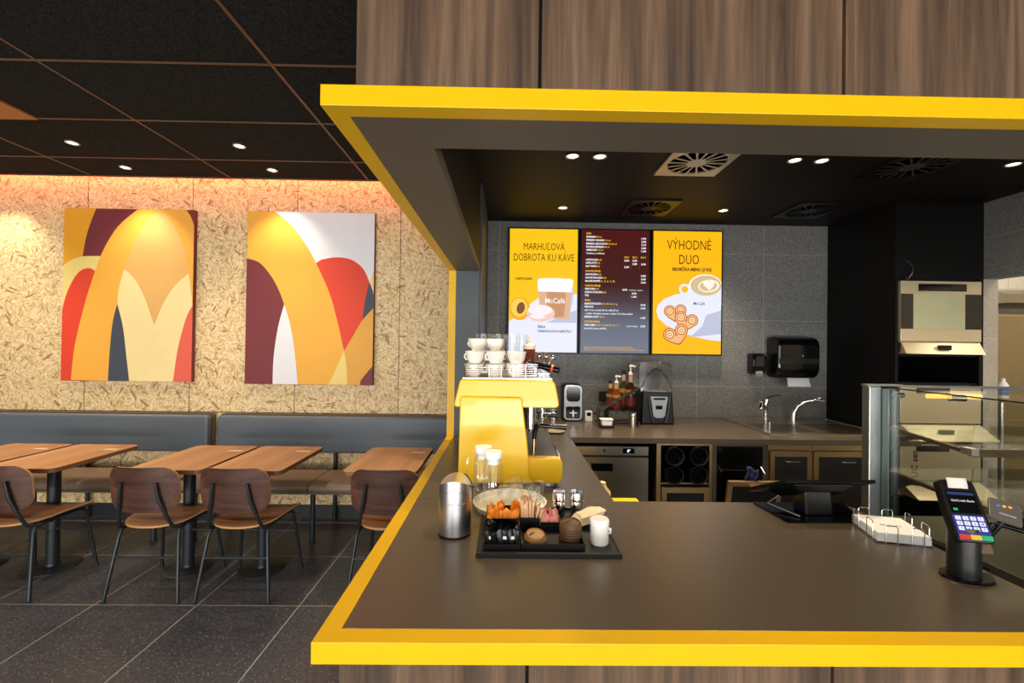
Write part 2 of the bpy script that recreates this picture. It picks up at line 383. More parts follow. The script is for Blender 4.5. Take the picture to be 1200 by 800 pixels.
# dining ceiling with its bronze grid bars; a light cove is left along the back wall
struct(G().box(-7, -4, ZC, -.30, 3.83, ZC + .03).box(-.30, -4, ZC, 6.2, .97, ZC + .03).build('ceiling', CEILM, origin=(0, 0, 0)))
struct(G().box(-7, 3.83, 3.27, -.30, YW, 3.3).build('ceiling', mat('cove black', '15110e', .9)))
BRZ = mat('bronze grid bar', '5c4638', .45, .4)
g = G()
for i in range(-3, 1): g.box(-3.633 + 1.2 * i + 1.2 - .007, -4, ZC - .004, -3.633 + 1.2 * i + 1.2 + .007, 3.83, ZC)
g.box(-1.242, -4, ZC - .004, -1.224, 3.83, ZC)
for j in range(-10, 3):
    y = 2.253 + .6 * j
    g.box(-7, y - .006, ZC - .005, -.345, y + .006, ZC)
g.box(-7, 3.822, ZC - .012, -.40, 3.832, ZC + .03)
struct(g.build('trim_2', BRZ, origin=(0, 0, ZC)))
tag(G().box(-7, 3.835, 3.06, -.42, 3.85, 3.072).build('cove_light', emis('coral led strip', 'ff6a40', 60)), 'coral LED strip in the ceiling cove along the chipboard wall', 'light strip')
# kitchen ceiling, right wall with opening, room beyond
struct(G().box(-.193, 1.12, ZK, 3.577, YW, ZK + .03).build('ceiling', KBLK))
struct(G().box(3.577, -4, 0, 3.69, 1.6, 3.2).box(3.577, 1.6, 2.10, 3.69, 3.229, 3.2).box(3.577, 3.235, 0, 3.69, YW, 3.2).build('wall_right', TILER))
struct(G().box(3.5785, 3.229, 0, 3.69, 3.235, 2.10).build('trim_3', JAMB))
struct(G().box(3.69, 4.4, 0, 6.2, 4.5, 3.2).build('wall_back_kitchen', WTILE))
struct(G().box(6.1, 1.5, 0, 6.2, 4.4, 3.2).box(3.69, 1.4, 0, 6.2, 1.5, 3.2).build('wall_side_kitchen', WTILE))
struct(G().box(3.69, 1.5, 3.0, 6.1, 4.4, 3.05).build('ceiling', mat('white ceiling board', 'e9e5dc', .8)))

# ------------------------------------------------------------------ wood cladding, yellow frame, soffit, worktop
PW = wood('walnut cladding', '33251b', '584331', '7a5f48', 'z', .5, 1.3, .7)
XL, XR, Y0, YF = -.402, 3.56, .923, 2.98
XP = [(-.338, .061), (.069, .737), (.745, 1.413), (1.421, 2.089), (2.097, 2.765), (2.773, 3.56)]
bh = struct(G().box(-.33, .975, 2.108, 3.56, 1.12, ZC).box(-.33, 1.12, 2.108, -.26, 2.96, ZC).build('wall_bulkhead', BLKM))
for a, b_ in XP: G().box(a, .955, 2.108, b_, .9745, ZC).build('cladding_panel', PW, bh)
cb = thing('service_bar', 'walnut-clad base of the service counter below the yellow edge', 'counter base', (.5, 1.3, 0))
G().box(-.34, .98, .02, 1.36, 1.0, .884).box(-.34, 1.0, .02, -.32, 3.9, .884).box(1.34, 1.0, .02, 1.36, 1.72, .884).box(-.32, 1.70, .02, 1.34, 1.72, .884).box(.42, 1.72, .02, .43, 3.0, .884).box(-.32, 1.0, .02, 1.34, 1.7, .05).build('carcass', BLKM, cb)
G().box(.43, 1.78, .72, .436, 3.02, .89).build('edge_rail', FRM, cb)
for a, b_ in ((-.355, .050), (.058, .724), (.732, 1.362)): G().box(a, .958, .03, b_, .979, .884).build('cladding_panel', PW, cb)
yf = thing('portal_surround', 'yellow lacquered frame bordering the counter opening, top and bottom', 'frame', (-.38, .94, .885))
Lp = lambda xr: [(XL, Y0), (xr, Y0), (xr, Y0 + .047), (XL + .047, Y0 + .047), (XL + .047, YF), (XL, YF)]
G().prism(Lp(1.40), 'z', .885, .931).build('lower_rail', YEL, yf, bev=.0015)
G().prism(Lp(XR), 'z', 2.062, 2.107).build('upper_rail', YEL, yf, bev=.0015)
G().box(XL, YF, .885, XL + .05, YF + .05, 2.107).build('post', YEL, yf, bev=.0015)
sf = G()
sf.mi = 0; sf.box(XL + .047, Y0 + .047, 2.063, XR, 1.12, 2.107); sf.box(XL + .047, 1.12, 2.063, -.193, YF, 2.107)
struct(sf.build('trim_4', SOFF, origin=(0, 0, 0)))
struct(G().box(-.259, 1.1205, 2.108, -.193, 2.96, ZK).box(-.193, 1.1205, 2.108, XR, 1.135, ZK).build('trim_5', KBLK, origin=(0, 0, 0)))
struct(G().box(-.352, YF + .003, .0, -.193, YF + .02, 2.062).box(-.352, YF + .02, 0, -.18, YW, 3.1).build('wall_pier', GRYP, origin=(0, 0, 0)))
wt = G()
wt.box(XL + .0475, Y0 + .0475, .892, 1.385, 1.774, .93)
wt.box(-.1795, 1.776, .892, .445, 3.918, .93); wt.box(XL + .0475, 1.776, .892, -.1795, YF, .93); wt.box(.447, 3.0, .892, 2.895, 3.918, .93)
tag(wt.build('worktop', BROWN, bev=.001), 'dark brown laminate worktop running around the service bar', 'worktop')

# ------------------------------------------------------------------ lights and vents
def downlight(x, y, zc, label, group, power, first=[None], r=.042, spot=70, col=(1, .83, .62)):
    if first[0] is None:
        t = thing('ceiling_spotlight', label, 'ceiling light', (x, y, zc), group)
        G().lathe([(r, zc), (r, zc - .006), (r * .82, zc - .008), (r * .72, zc - .002), (r * .70, zc)], x, y, 32).build('trim_ring', mat('nickel ring', 'c9c2b8', .3, .8), t, smooth=True)
        G().lathe([(r * .7, zc - .001), (r * .68, zc - .0035), (.0001, zc - .0045)], x, y, 24).build('lens', LED, t, smooth=True); first[0] = t
    else:
        t = dup(first[0], (x, y, zc), label); t['group'] = group
    l = bpy.data.lights.new('spot', 'SPOT'); l.energy = power; l.spot_size = math.radians(spot); l.spot_blend = .7; l.shadow_soft_size = .03; l.color = col
    o = bpy.data.objects.new('spot', l); COL.objects.link(o); o.parent = t; o.location = (0, 0, -.03)
D = 'spotlights in the black felt ceiling'
for x, y, lb in ((-3.18, 3.2, 'round spotlight in felt ceiling, the nearer one before the arches painting'),
                 (-1.975, 3.2, 'round spotlight in felt ceiling, the nearer one before the red and white painting'),
                 (-3.18, 3.64, 'round spotlight close to the chipboard wall above the arches painting'),
                 (-1.97, 3.64, 'round spotlight close to the chipboard wall above the red and white painting'),
                 ):
    downlight(x, y, ZC, lb, D, DINING_SPOT * (.5 if y > 3.5 else .9), spot=95)
for x, y, lb in ((-4.4, 3.2, 'spotlight in felt ceiling past the left edge of the view, nearer one'), (-4.4, 3.64, 'spotlight in felt ceiling past the left edge of the view, by the wall'),
                 (-.1, -.4, 'spotlight in felt ceiling in front of the counter, left one'), (.9, -.4, 'spotlight in felt ceiling in front of the counter, middle one'), (1.9, -.4, 'spotlight in felt ceiling in front of the counter, right one'),  # front row is added out of view to brighten counter and yellow rail
                 (-.85, 1.5, 'spotlight in felt ceiling above the left edge of the counter'), (-1.975, 1.4, 'spotlight in felt ceiling above the aisle beside the chairs'), (-3.18, 1.4, 'spotlight in felt ceiling above the left aisle')):  # counter-edge lamp is added out of view to brighten the left rail
    downlight(x, y, ZC, lb, D, DINING_SPOT, spot=95)
Kg = 'spotlights in the dark bar ceiling'
for x, y, lb in ((.372, 2.54, 'left spotlight of the pair right above the left menu screen'), (.533, 2.54, 'right spotlight of the pair above the left menu screen'),
                 (1.684, 2.54, 'left spotlight of the pair to the right of the white fan vent'), (1.845, 2.54, 'right spotlight of the pair to the right of the white fan vent'),
                 (2.99, 2.54, 'spotlight in bar ceiling above the kitchen opening'),
                 (.438, 3.5, 'single spotlight in bar ceiling above the left and middle menu screens'), (1.74, 3.5, 'single spotlight in bar ceiling just above the right menu screen'),
                 (.30, 1.42, 'spotlight in bar ceiling hidden behind the soffit above the fluted dish'), (1.25, 1.42, 'spotlight in bar ceiling hidden behind the soffit above the till')):  # these two are added out of sight to brighten dish and worktop
    downlight(x, y, ZK, lb, Kg, KITCHEN_SPOT * (.5 if y < 2 else 1), spot=80, col=(1, .78, .52))
def vent(cx, cy, zc, s, m, m2, label, blades=16, ri=.43, rh=.15):
    t = thing('ceiling_vent', label, 'ceiling vent', (cx, cy, zc)); n = 48
    g = G(); h = s / 2; zz = zc - .012
    ring = [(math.cos(2*PI*i/n), math.sin(2*PI*i/n)) for i in range(n)]
    for i in range(n):
        a = ring[i]; b = ring[(i+1) % n]
        def sq(p):
            k = h / max(abs(p[0]), abs(p[1])); return (cx + p[0]*k, cy + p[1]*k)
        R = s * ri; ia = (cx+a[0]*R, cy+a[1]*R); ib = (cx+b[0]*R, cy+b[1]*R); oa = sq(a); ob = sq(b)
        g.hexa([(*ia, zz), (*oa, zz), (*ob, zz), (*ib, zz), (*ia, zc), (*oa, zc), (*ob, zc), (*ib, zc)])
    g.build('plate', m, t)
    g = G(); g.lathe([(.0001, zz), (s*rh, zz), (s*rh, zz+.004)], cx, cy, 24)
    for i in range(blades):
        a = 2*PI*i/blades; d = Vector((math.cos(a), math.sin(a), 0)); p = Vector((-d.y, d.x, 0)); c = Vector((cx, cy, 0)); w0 = s*.010; w1 = s*.018
        q = [c + d*s*rh*.9 - p*w0, c + d*s*ri - p*w1, c + d*s*ri + p*w1, c + d*s*rh*.9 + p*w0]
        g.hexa([(v.x, v.y, zz) for v in q] + [(v.x, v.y, zz + .004) for v in q])
    g.build('swirl_blades', m2, t)
    G().lathe([(s*ri, zc-.0015), (.0001, zc-.0015)], cx, cy, 32).build('duct', BLKM, t)
VW = mat('pale enamelled vent', 'd8d3cb', .25); VB = mat('black vent', '0a0a0a', .4)
vent(1.125, 2.59, ZK, .39, VW, VW, 'pale square ceiling vent with fan-shaped slots above the menu screens')
vent(1.125, 3.46, ZK, .38, VB, VB, 'small black square vent behind the pale fan vent in the bar ceiling')
vent(2.43, 2.59, ZK, 0.39, VB, mat('dark grey vent blade', '55534f', .4), 'black square vent with a few pale blades to the right of the paired spotlights')  # light falling on the black blades is put into their grey
vent(2.41, 3.46, ZK, .38, VB, VB, 'black square vent near the back wall and black cabinet')
vent(-3.36, 2.555, ZC, .6, mat('bronze vent plate', 'a3622c', .5, .2), VW, 'bronze square vent at the left edge of the felt ceiling', ri=.25, rh=.06)

# ------------------------------------------------------------------ paintings
def clip(poly, x0, x1, y0, y1):
    def cl(P, ins, inter):
        out = []
        for i in range(len(P)):
            a, b = P[i - 1], P[i]
            if ins(b):
                if not ins(a): out.append(inter(a, b))
                out.append(b)
            elif ins(a): out.append(inter(a, b))
        return out
    def ix(v): return lambda a, b: (v, a[1] + (b[1]-a[1])*(v-a[0])/((b[0]-a[0]) or 1e-9))
    def iy(v): return lambda a, b: (a[0] + (b[0]-a[0])*(v-a[1])/((b[1]-a[1]) or 1e-9), v)
    for ins, it in ((lambda p: p[0] >= x0, ix(x0)), (lambda p: p[0] <= x1, ix(x1)), (lambda p: p[1] >= y0, iy(y0)), (lambda p: p[1] <= y1, iy(y1))):
        if poly: poly = cl(poly, ins, it)
    return poly
class Flat:
    """layered flat picture facing -Y: u,v in picture pixels mapped to the panel"""
    def __init__(s, X0, X1, Z0, Z1, y, px0, px1, py_top, py_bot):
        s.g = G(); s.g.flat = True; s.mats = []; s.k = 0; s.y = y
        s.fx = lambda x: X0 + (x - px0) / (px1 - px0) * (X1 - X0); s.fz = lambda yy: Z0 + (py_bot - yy) / (py_bot - py_top) * (Z1 - Z0)
        s.b = (X0, X1, Z0, Z1); s.sc = (X1 - X0) / (px1 - px0)
    def _m(s, m):
        if m not in s.mats: s.mats.append(m)
        s.g.mi = s.mats.index(m)
    def shape(s, pts, m, up=True):
        if up: s.k += 1
        s._m(m); q = clip([(s.fx(a), s.fz(b)) for a, b in pts], *s.b)
        if len(q) > 2: s.g.poly([(a, s.y - s.k * .0004, b) for a, b in q])
    def ell(s, cx, cy, rx, ry, m, rot=0, n=36, a0=0, a1=2*PI):
        s.shape([(cx + rx*math.cos(t)*math.cos(rot) - ry*math.sin(t)*math.sin(rot), cy + rx*math.cos(t)*math.sin(rot) + ry*math.sin(t)*math.cos(rot)) for t in [a0 + (a1-a0)*i/n for i in range(n)]], m)
    def text(s, t, x, y, h, m, width=None, align='l', bold=0):
        s._m(m); M = Matrix(((1,0,0,s.fx(x)), (0,0,1,s.y - (s.k+1) * .0004), (0,1,0,s.fz(y)), (0,0,0,1)))
        text_mesh(s.g, t, h * s.sc, width * s.sc if width else None, align, bold, M)
def smoothc(pts, n=5):
    out = []
    for i in range(len(pts) - 1):
        p0 = pts[max(i-1, 0)]; p1 = pts[i]; p2 = pts[i+1]; p3 = pts[min(i+2, len(pts)-1)]
        for j in range(n):
            t = j / n
            out.append(tuple(.5*(2*p1[k] + (p2[k]-p0[k])*t + (2*p0[k]-5*p1[k]+4*p2[k]-p3[k])*t*t + (3*p1[k]-p0[k]-3*p2[k]+p3[k])*t**3) for k in (0, 1)))
    return out + [pts[-1]]
A = {k: mat('canvas ' + k, v, .6, bump=.1, bscale=900) for k, v in dict(gold='e9a51e', maroon='732a30', orange='edae3e', tan='e0ae62', cream='f0dc9c', pale='ecd47e', red='dc3f22', slate='3f4654', white='e4e6ea', amber='e0a440', coral='e2604c').items()}
SC = smoothc
def painting(x0, x1, z0, z1, label, px, shapes, side):
    t = thing('painting', label, 'painting', ((x0+x1)/2, YW - .04, z0))
    G().box(x0, YW - .04, z0, x1, YW - .002, z1).build('canvas', [A[side]], t, bev=.002)
    F = Flat(x0 + .002, x1 - .002, z0 + .002, z1 - .002, YW - .0402, *px)
    for pts, c in shapes: F.shape(pts, A[c])
    F.g.build('painted_shapes', F.mats, t)
outerL = SC([(100,632),(110,520),(135,400),(165,290),(200,190),(250,105),(320,42)])
ellip = SC([(275,255),(300,175),(330,110),(360,70),(390,55),(420,65),(450,110),(480,180),(497,262)])
v1 = SC([(275,250),(312,285),(348,350),(382,442)]); v2 = SC([(382,442),(410,370),(450,305),(497,262)])
left_in = SC([(300,634),(290,560),(270,450),(254,370),(262,300),(275,250)])
rr_ = SC([(512,372),(490,420),(465,520),(450,636)])
painting(-3.915, -2.775, 1.195, 2.715, 'abstract painting of golden and cream arches on chipboard wall', (65, 512, 44, 634), [
    ([(60,40),(520,40),(520,640),(60,640)], 'gold'),
    (SC([(175,42),(155,95),(140,150),(130,215)]) + [(200,215),(340,42)], 'maroon'),
    (SC([(58,252),(85,226),(130,209),(195,207)]) + [(195,300),(58,640)], 'pale'),
    (SC([(58,430),(75,350),(100,290),(125,258),(155,249),(180,262)]) + [(180,640),(58,640)], 'red'),
    (outerL + [(520,42),(520,640)], 'orange'),
    (SC([(484,44),(498,62),(508,85),(516,112)]) + [(520,40)], 'maroon'),
    (ellip + [(382,450)], 'tan'),
    (left_in + v1 + v2 + SC([(497,262),(505,310),(512,372)]) + rr_[1:], 'cream'),
    (SC([(254,370),(275,450),(290,560),(300,636)]) + SC([(227,636),(232,520),(240,430),(254,370)]), 'slate'),
    (rr_ + [(520,640),(520,372)], 'coral')], 'maroon')
yb = SC([(780,46),(850,100),(900,165),(937,228),(985,330),(1015,430),(1038,525)])
ra = SC([(937,228),(960,215),(1010,207),(1060,215),(1100,245),(1122,290)])
painting(-2.31, -1.185, 1.185, 2.715, 'abstract painting with red arch and white sky next to a golden arc', (699, 1137, 55, 640), [
    ([(690,45),(1145,45),(1145,645),(690,645)], 'orange'),
    (yb + [(1145,525),(1145,45)], 'white'),
    (ra + SC([(1122,290),(1110,350),(1100,420),(1065,480),(1038,525)]) + yb[::-1][:15], 'red'),
    (SC([(1122,290),(1134,320),(1145,370)]) + [(1145,380),(1100,420),(1108,350)], 'slate'),
    ([(1145,215),(1145,370),(1134,320),(1123,290),(1136,250)], 'pale'),
    (SC([(1145,370),(1100,420),(1065,480),(1038,525)]) + [(1045,570),(1052,645),(1145,645)], 'amber'),
    (SC([(1038,525),(1048,580),(1052,645)]) + [(985,645),(1010,590)], 'pale'),
    ([(1100,420),(1145,375),(1145,645),(1095,645)], 'amber'),
    (SC([(690,214),(740,228),(780,270),(810,320),(830,370)]) + SC([(830,370),(810,450),(797,550),(795,645)]) + [(690,645)], 'maroon'),
    (SC([(830,370),(850,430),(868,520),(882,645)]) + SC([(795,645),(797,550),(810,450),(830,370)]), 'white'),
    ([(1145,565),(1097,625),(1095,645),(1145,645)], 'maroon')], 'maroon')

# ------------------------------------------------------------------ benches
LEA = mat('slate leatherette', '5f6972', .42, bump=.1, bscale=500); LEA2 = mat('tan leatherette seat', '7d6a55', .4, bump=.1, bscale=500); SHELL = mat('brown bench shell', '5a4a3e', .5)
def bench(x0, x1, label, legs, seams):
    t = thing('bench', label, 'bench', ((x0+x1)/2, 3.6, 0))
    G().prism(rrect(x0, .59, x1, .925, .03), 'y', 3.865, 3.90).build('back_shell', SHELL, t, bev=.004)
    G().prism(rrect(x0 + .008, .60, x1 - .008, .915, .03), 'y', 3.80, 3.866).build('backrest_cushion', LEA, t, smooth=True, bev=.018, seg=4)
    xs = [x0] + seams + [x1]
    for a, b in zip(xs[:-1], xs[1:]):
        G().prism([(3.34, .42), (3.335, .452), (3.345, .47), (3.38, .478), (3.76, .472), (3.765, .42)], 'x', a + .002, b - .002).build('seat_cushion', LEA2, t, smooth=True, bev=.008, seg=3)
    G().box(x0 + .01, 3.36, .395, x1 - .01, 3.75, .4195).build('seat_frame', SHELL, t)
    for x in legs:
        G().cyl((x, 3.44, 0), (x, 3.44, .396), .019).cyl((x, 3.44, 0), (x, 3.44, .006), .026).build('leg', FRM, t, smooth=True)
        G().cyl((x, 3.88, 0), (x, 3.88, .58), .017).cyl((x, 3.88, 0), (x, 3.88, .006), .02).cyl((x, 3.46, .385), (x, 3.87, .385), .012).build('back_post', FRM, t, smooth=True)
bench(-5.7, -2.565, 'slate leatherette bench behind the two tables at the left', [-5.6, -4.6, -3.66, -2.73], [-4.62, -3.66])
bench(-2.505, -.43, 'slate leatherette bench under the painting with the red arch, reaching the counter', [-2.42, -1.5, -.5], [-1.5])

# ------------------------------------------------------------------ tables
TW = wood('oak veneer table', 'a27046', 'b8865a', 'c99a6c', 'y', .38, .5, .6)
EDG = mat('table edge', '7a5234', .5)
CREAM = mat('cream sticker', 'd8c8a8', .6)
def table(x0, x1, label, first=[None]):
    cx = (x0+x1)/2; y0, y1 = 2.79, 3.46
    if first[0] is None:
        t = thing('cafe_table', label, 'table', (cx, 3.04, 0), 'wood-top cafe tables along the bench')
        g = G(); g.prism(rrect(x0, y0, x1, y1, .045, 6), 'z', .7105, .74)
        o = g.build('tabletop', [TW, EDG], t, bev=.003)
        for p in o.data.polygons:
            if abs(p.normal.z) < .5: p.material_index = 1
        G().cyl((cx, 3.04, .012), (cx, 3.04, .700), .036, n=28).box(cx-.12, 2.92, .700, cx+.12, 3.16, .7100).build('column', FRM, t, smooth=True)
        G().lathe([(.15, 0), (.15, .006), (.14, .012), (.04, .014), (.038, .03)], cx, 3.04, 40).build('base_plate', FRM, t, smooth=True)
        G().box(cx+.1, 3.28, .7402, cx+.2, 3.32, .7406).build('label_plate', CREAM, t)
        first[0] = t; return t
    return dup(first[0], (cx, 3.04, 0), label)
table(-1.905, -1.425, 'wood-top cafe table, the right one of the pair below the red arch painting')
table(-2.412, -1.932, 'wood-top cafe table between the two middle chairs, left one of its pair')
table(-3.335, -2.855, 'wood-top cafe table under the arches painting with the leftmost chair')
table(-3.85, -3.37, 'wood-top cafe table cut off by the left edge of the view')
table(-1.045, -.565, 'wood-top cafe table partly hidden behind the yellow counter edge')

# ------------------------------------------------------------------ chairs
CW = wood('walnut veneer back', '33201a', '4e3229', '694636', 'x', .36, 1.0, .7); CS = wood('walnut veneer seat', '5a3a26', '8a5a38', '9c6c46', 'x', .36, .9, .6); PLY = mat('plywood edge', 'b98a58', .5)
def chair(cx, label, first=[None]):
    if first[0] is not None: return dup(first[0], (cx, 2.84, 0), label)
    t = thing('plywood_chair', label, 'chair', (cx, 2.84, 0), 'walnut plywood chairs with dark tube legs')
    # backrest: curved shell, rounded outline
    out = rrect(-.205, -.13, .205, .13, .075, 6)
    def back_pt(u, w, off): # u across, w up
        return (cx + u, 2.603 + 1.1*u*u - .10*w - off, .675 + w)
    out = dense(rrect(-.205, -.137, .205, .137, .085, 8))
    g = G(); n = len(out); rings = [1.0, .93, .82, .7, .57, .43, .28, .13]
    for off in (0, .011):
        b0 = len(g.v)
        for k in rings:
            for (u, w) in out: g.v.append(Vector(back_pt(u*k, w*k, off)))
        g.v.append(Vector(back_pt(0, 0, off)))
        for r in range(len(rings)-1):
            for i in range(n):
                j = (i+1) % n; g._f((b0+r*n+i, b0+r*n+j, b0+(r+1)*n+j, b0+(r+1)*n+i))
        for i in range(n): g._f((b0+7*n+i, b0+7*n+(i+1) % n, b0+8*n))
    m = 8*n+1; g.mi = 1
    for i in range(n): g._f((i, (i+1) % n, m+(i+1) % n, m+i))
    g.build('backrest', [CW, PLY], t, smooth=True)
    # seat: dished plywood with rounded front and back
    def seat_pt(u, v, off):
        z = .448 + .03*abs(u/.21)**2*.6 - .035*max(0, -(v))**1.2*1.2 + .02*max(0, -v - .12)*4
        z -= 1.2*max(0, v - .13)**2*4
        return (cx + u, 2.845 + v, z - off)
    out = round_poly([(-.175, -.21), (.175, -.21), (.225, .21), (-.225, .21)], [.15, .15, .07, .07], 8); out = dense(out); n = len(out)
    g = G(); rings = [1.0, .85, .65, .45, .22]
    for off in (0, .012):
        b0 = len(g.v)
        for k in rings:
            for (u, w) in out: g.v.append(Vector(seat_pt(u*k, w*k, off)))
        g.v.append(Vector(seat_pt(0, 0, off)))
        for r in range(len(rings)-1):
            for i in range(n):
                j = (i+1) % n; g._f((b0+r*n+i, b0+r*n+j, b0+(r+1)*n+j, b0+(r+1)*n+i))
        for i in range(n): g._f((b0+4*n+i, b0+4*n+(i+1) % n, b0+5*n))
    m = 5*n+1; g.mi = 1
    for i in range(n): g._f((i, (i+1) % n, m+(i+1) % n, m+i))
    g.build('seat', [CS, PLY], t, smooth=True)
    r = .0105
    for s in (-1, 1):
        G().tube([(cx+s*.218, 2.62, .004), (cx+s*.178, 2.675, .38), (cx+s*.172, 2.69, .415), (cx+s*.165, 2.74, .422), (cx+s*.155, 2.80, .420)], r, 10).cyl((cx+s*.218, 2.62, 0), (cx+s*.218, 2.62, .012), .0125).build('leg', FRM, t, smooth=True)
        G().tube([(cx+s*.212, 3.055, .004), (cx+s*.172, 3.01, .395), (cx+s*.165, 2.99, .415), (cx+s*.16, 2.94, .421), (cx+s*.155, 2.80, .420)], r, 10).cyl((cx+s*.212, 3.055, 0), (cx+s*.212, 3.055, .012), .0125).build('leg', FRM, t, smooth=True)
        G().tube([(cx+s*.172, 2.70, .418), (cx+s*.158, 2.655, .44), (cx+s*.145, 2.628, .50), (cx+s*.115, 2.597, .62), (cx+s*.100, 2.586, .722)], [r, r, r, r*1.05, r*.9], 10).build('upright', FRM, t, smooth=True)
    for p_, q_, r_ in ((.19, (2.655, .255), .007), (.186, (3.03, .265), .007), (.16, (2.80, .412), .009)): G().cyl((cx-p_, *q_), (cx+p_, *q_), r_).build('cross_bar', FRM, t, smooth=True)
    first[0] = t; return t
chair(-2.15, 'walnut plywood chair at the left table of the middle pair')
chair(-1.615, 'walnut plywood chair at the right table of the middle pair')
chair(-3.02, 'walnut plywood chair nearest the left edge of the view')
chair(-.72, 'walnut plywood chair partly hidden behind the yellow counter edge')
# ------------------------------------------------------------------ menu screens
EY = emis('screen yellow', 'f4bd12', 1.0); EYL = emis('screen warm yellow', 'f7b40a', 1.0); EWH = emis('screen white', 'dfe2f4', 1.0); EBR = emis('screen brown text', '5a2d08', 1.0); EW2 = emis('screen text white', 'f2f0f6', 1.0)
EYT = emis('screen text yellow', 'f0b428', 1.0); ETAN = emis('screen coffee', 'c08a63', 1.0); ETN2 = emis('screen coffee light', 'd8a888', 1.0); EPCH = emis('screen peach', 'f2a21c', 1.0); EPC2 = emis('screen peach light', 'f8c850', 1.0)
EST = emis('screen stone', '7a4a2c', 1.0); EPNK = emis('screen pink dough', 'e8c0b8', 1.0); EPN2 = emis('screen sugar', 'f4e4e6', 1.0); EGR = emis('screen shade', 'b8bcd2', 1.0); EDK = emis('screen dark text', '3a3f5c', 1.0)
EPA = emis('screen pastry', 'c46a2c', 1.0); EPB = emis('screen pastry light', 'eab27a', 1.0); EPC = emis('screen pastry pale', 'f6dcae', 1.0); ELAT = emis('screen latte', 'cdb48a', 1.0); ECRM = emis('screen foam', 'f2ead8', 1.0)
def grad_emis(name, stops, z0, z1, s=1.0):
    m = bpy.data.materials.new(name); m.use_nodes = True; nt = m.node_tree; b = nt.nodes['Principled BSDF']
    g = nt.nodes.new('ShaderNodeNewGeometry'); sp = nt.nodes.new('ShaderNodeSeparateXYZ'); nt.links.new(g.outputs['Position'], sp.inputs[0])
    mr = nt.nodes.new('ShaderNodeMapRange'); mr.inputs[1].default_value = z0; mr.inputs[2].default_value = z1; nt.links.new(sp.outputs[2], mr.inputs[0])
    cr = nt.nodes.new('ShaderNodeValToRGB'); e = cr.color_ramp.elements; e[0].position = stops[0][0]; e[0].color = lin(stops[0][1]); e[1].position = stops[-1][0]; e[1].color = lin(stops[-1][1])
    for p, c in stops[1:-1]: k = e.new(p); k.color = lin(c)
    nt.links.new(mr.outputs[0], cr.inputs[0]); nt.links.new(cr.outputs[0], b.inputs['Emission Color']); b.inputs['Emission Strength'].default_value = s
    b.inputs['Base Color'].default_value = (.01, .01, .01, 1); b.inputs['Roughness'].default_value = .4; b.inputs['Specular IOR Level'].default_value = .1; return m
SZ0, SZ1 = 1.500, 2.590
def screen(x0, x1, label, px):
    t = thing('menu_screen', label, 'screen', ((x0+x1)/2, YW-.07, SZ0), 'menu screens on the tiled wall')
    G().box(x0 - .012, YW - .07, SZ0 - .012, x1 + .012, YW - .015, SZ1 + .012).box(x0 + .1, YW - .015, SZ0 + .2, x1 - .1, YW - .001, SZ1 - .2).build('housing', BLK, t, bev=.002)
    return t, Flat(x0, x1, SZ0, SZ1, YW - .0705, *px)
t, F = screen(.016, .618, 'left menu screen, yellow and white, with a layered coffee, apricot and doughnut', (32, 407, 36, 700))
F.shape([(20,30),(420,30),(420,710),(20,710)], EY)
F.shape([(20,545),(60,520),(130,455),(200,405),(300,392),(420,385),(420,710),(20,710)], EWH)
F.shape([(240,540),(405,470),(405,540)], EGR)
F.ell(92, 468, 56, 62, EPCH); F.ell(88, 462, 44, 50, EPC2); F.ell(97, 464, 22, 32, EST, .25)
F.shape([(185,305),(384,310),(362,520),(207,516)], ETN2); F.shape([(240,375),(345,375),(335,510),(245,510)], ETAN)
F.shape([(187,312),(200,303),(280,300),(370,304),(384,312),(378,376),(191,374)], EW2)
F.shape([(378,350),(388,350),(382,430),(366,500),(362,500),(374,430)], EGR)
F.ell(207, 490, 78, 46, EPNK); F.ell(203, 474, 66, 28, EPN2); F.ell(190, 508, 40, 14, EPN2)
F.text('MARHUĽOVÁ', 222, 150, 40, EBR, 226, 'c', 0); F.text('DOBROTA KU KÁVE', 221, 209, 42, EBR, 332, 'c', 0)
F.text('CAPPUCCINO', 64, 312, 13, EBR, 94, 'l', .05); F.text('ŠIŠKA', 191, 570, 13, EDK, 44, 'l', .04); F.text('S MARHUĽOVOU NÁPLŇOU', 191, 593, 13, EDK, 186, 'l', .04)
F.text('McCafé', 231, 436, 30, EW2, 108, 'l', .01)
F.g.build('screen_image', F.mats, t)
t, F = screen(.654, 1.256, 'middle menu screen, dark red price list fading to grey', (415, 796, 42, 706))
GR = grad_emis('menu gradient', [(0, '6d7484'), (.22, '626878'), (.42, '45343c'), (.55, '3d1412'), (1, '470d0b')], SZ0, SZ1)  # emission runs from grey at the bottom to dark red at the top
F.shape([(400,30),(810,30),(810,720),(400,720)], GR)
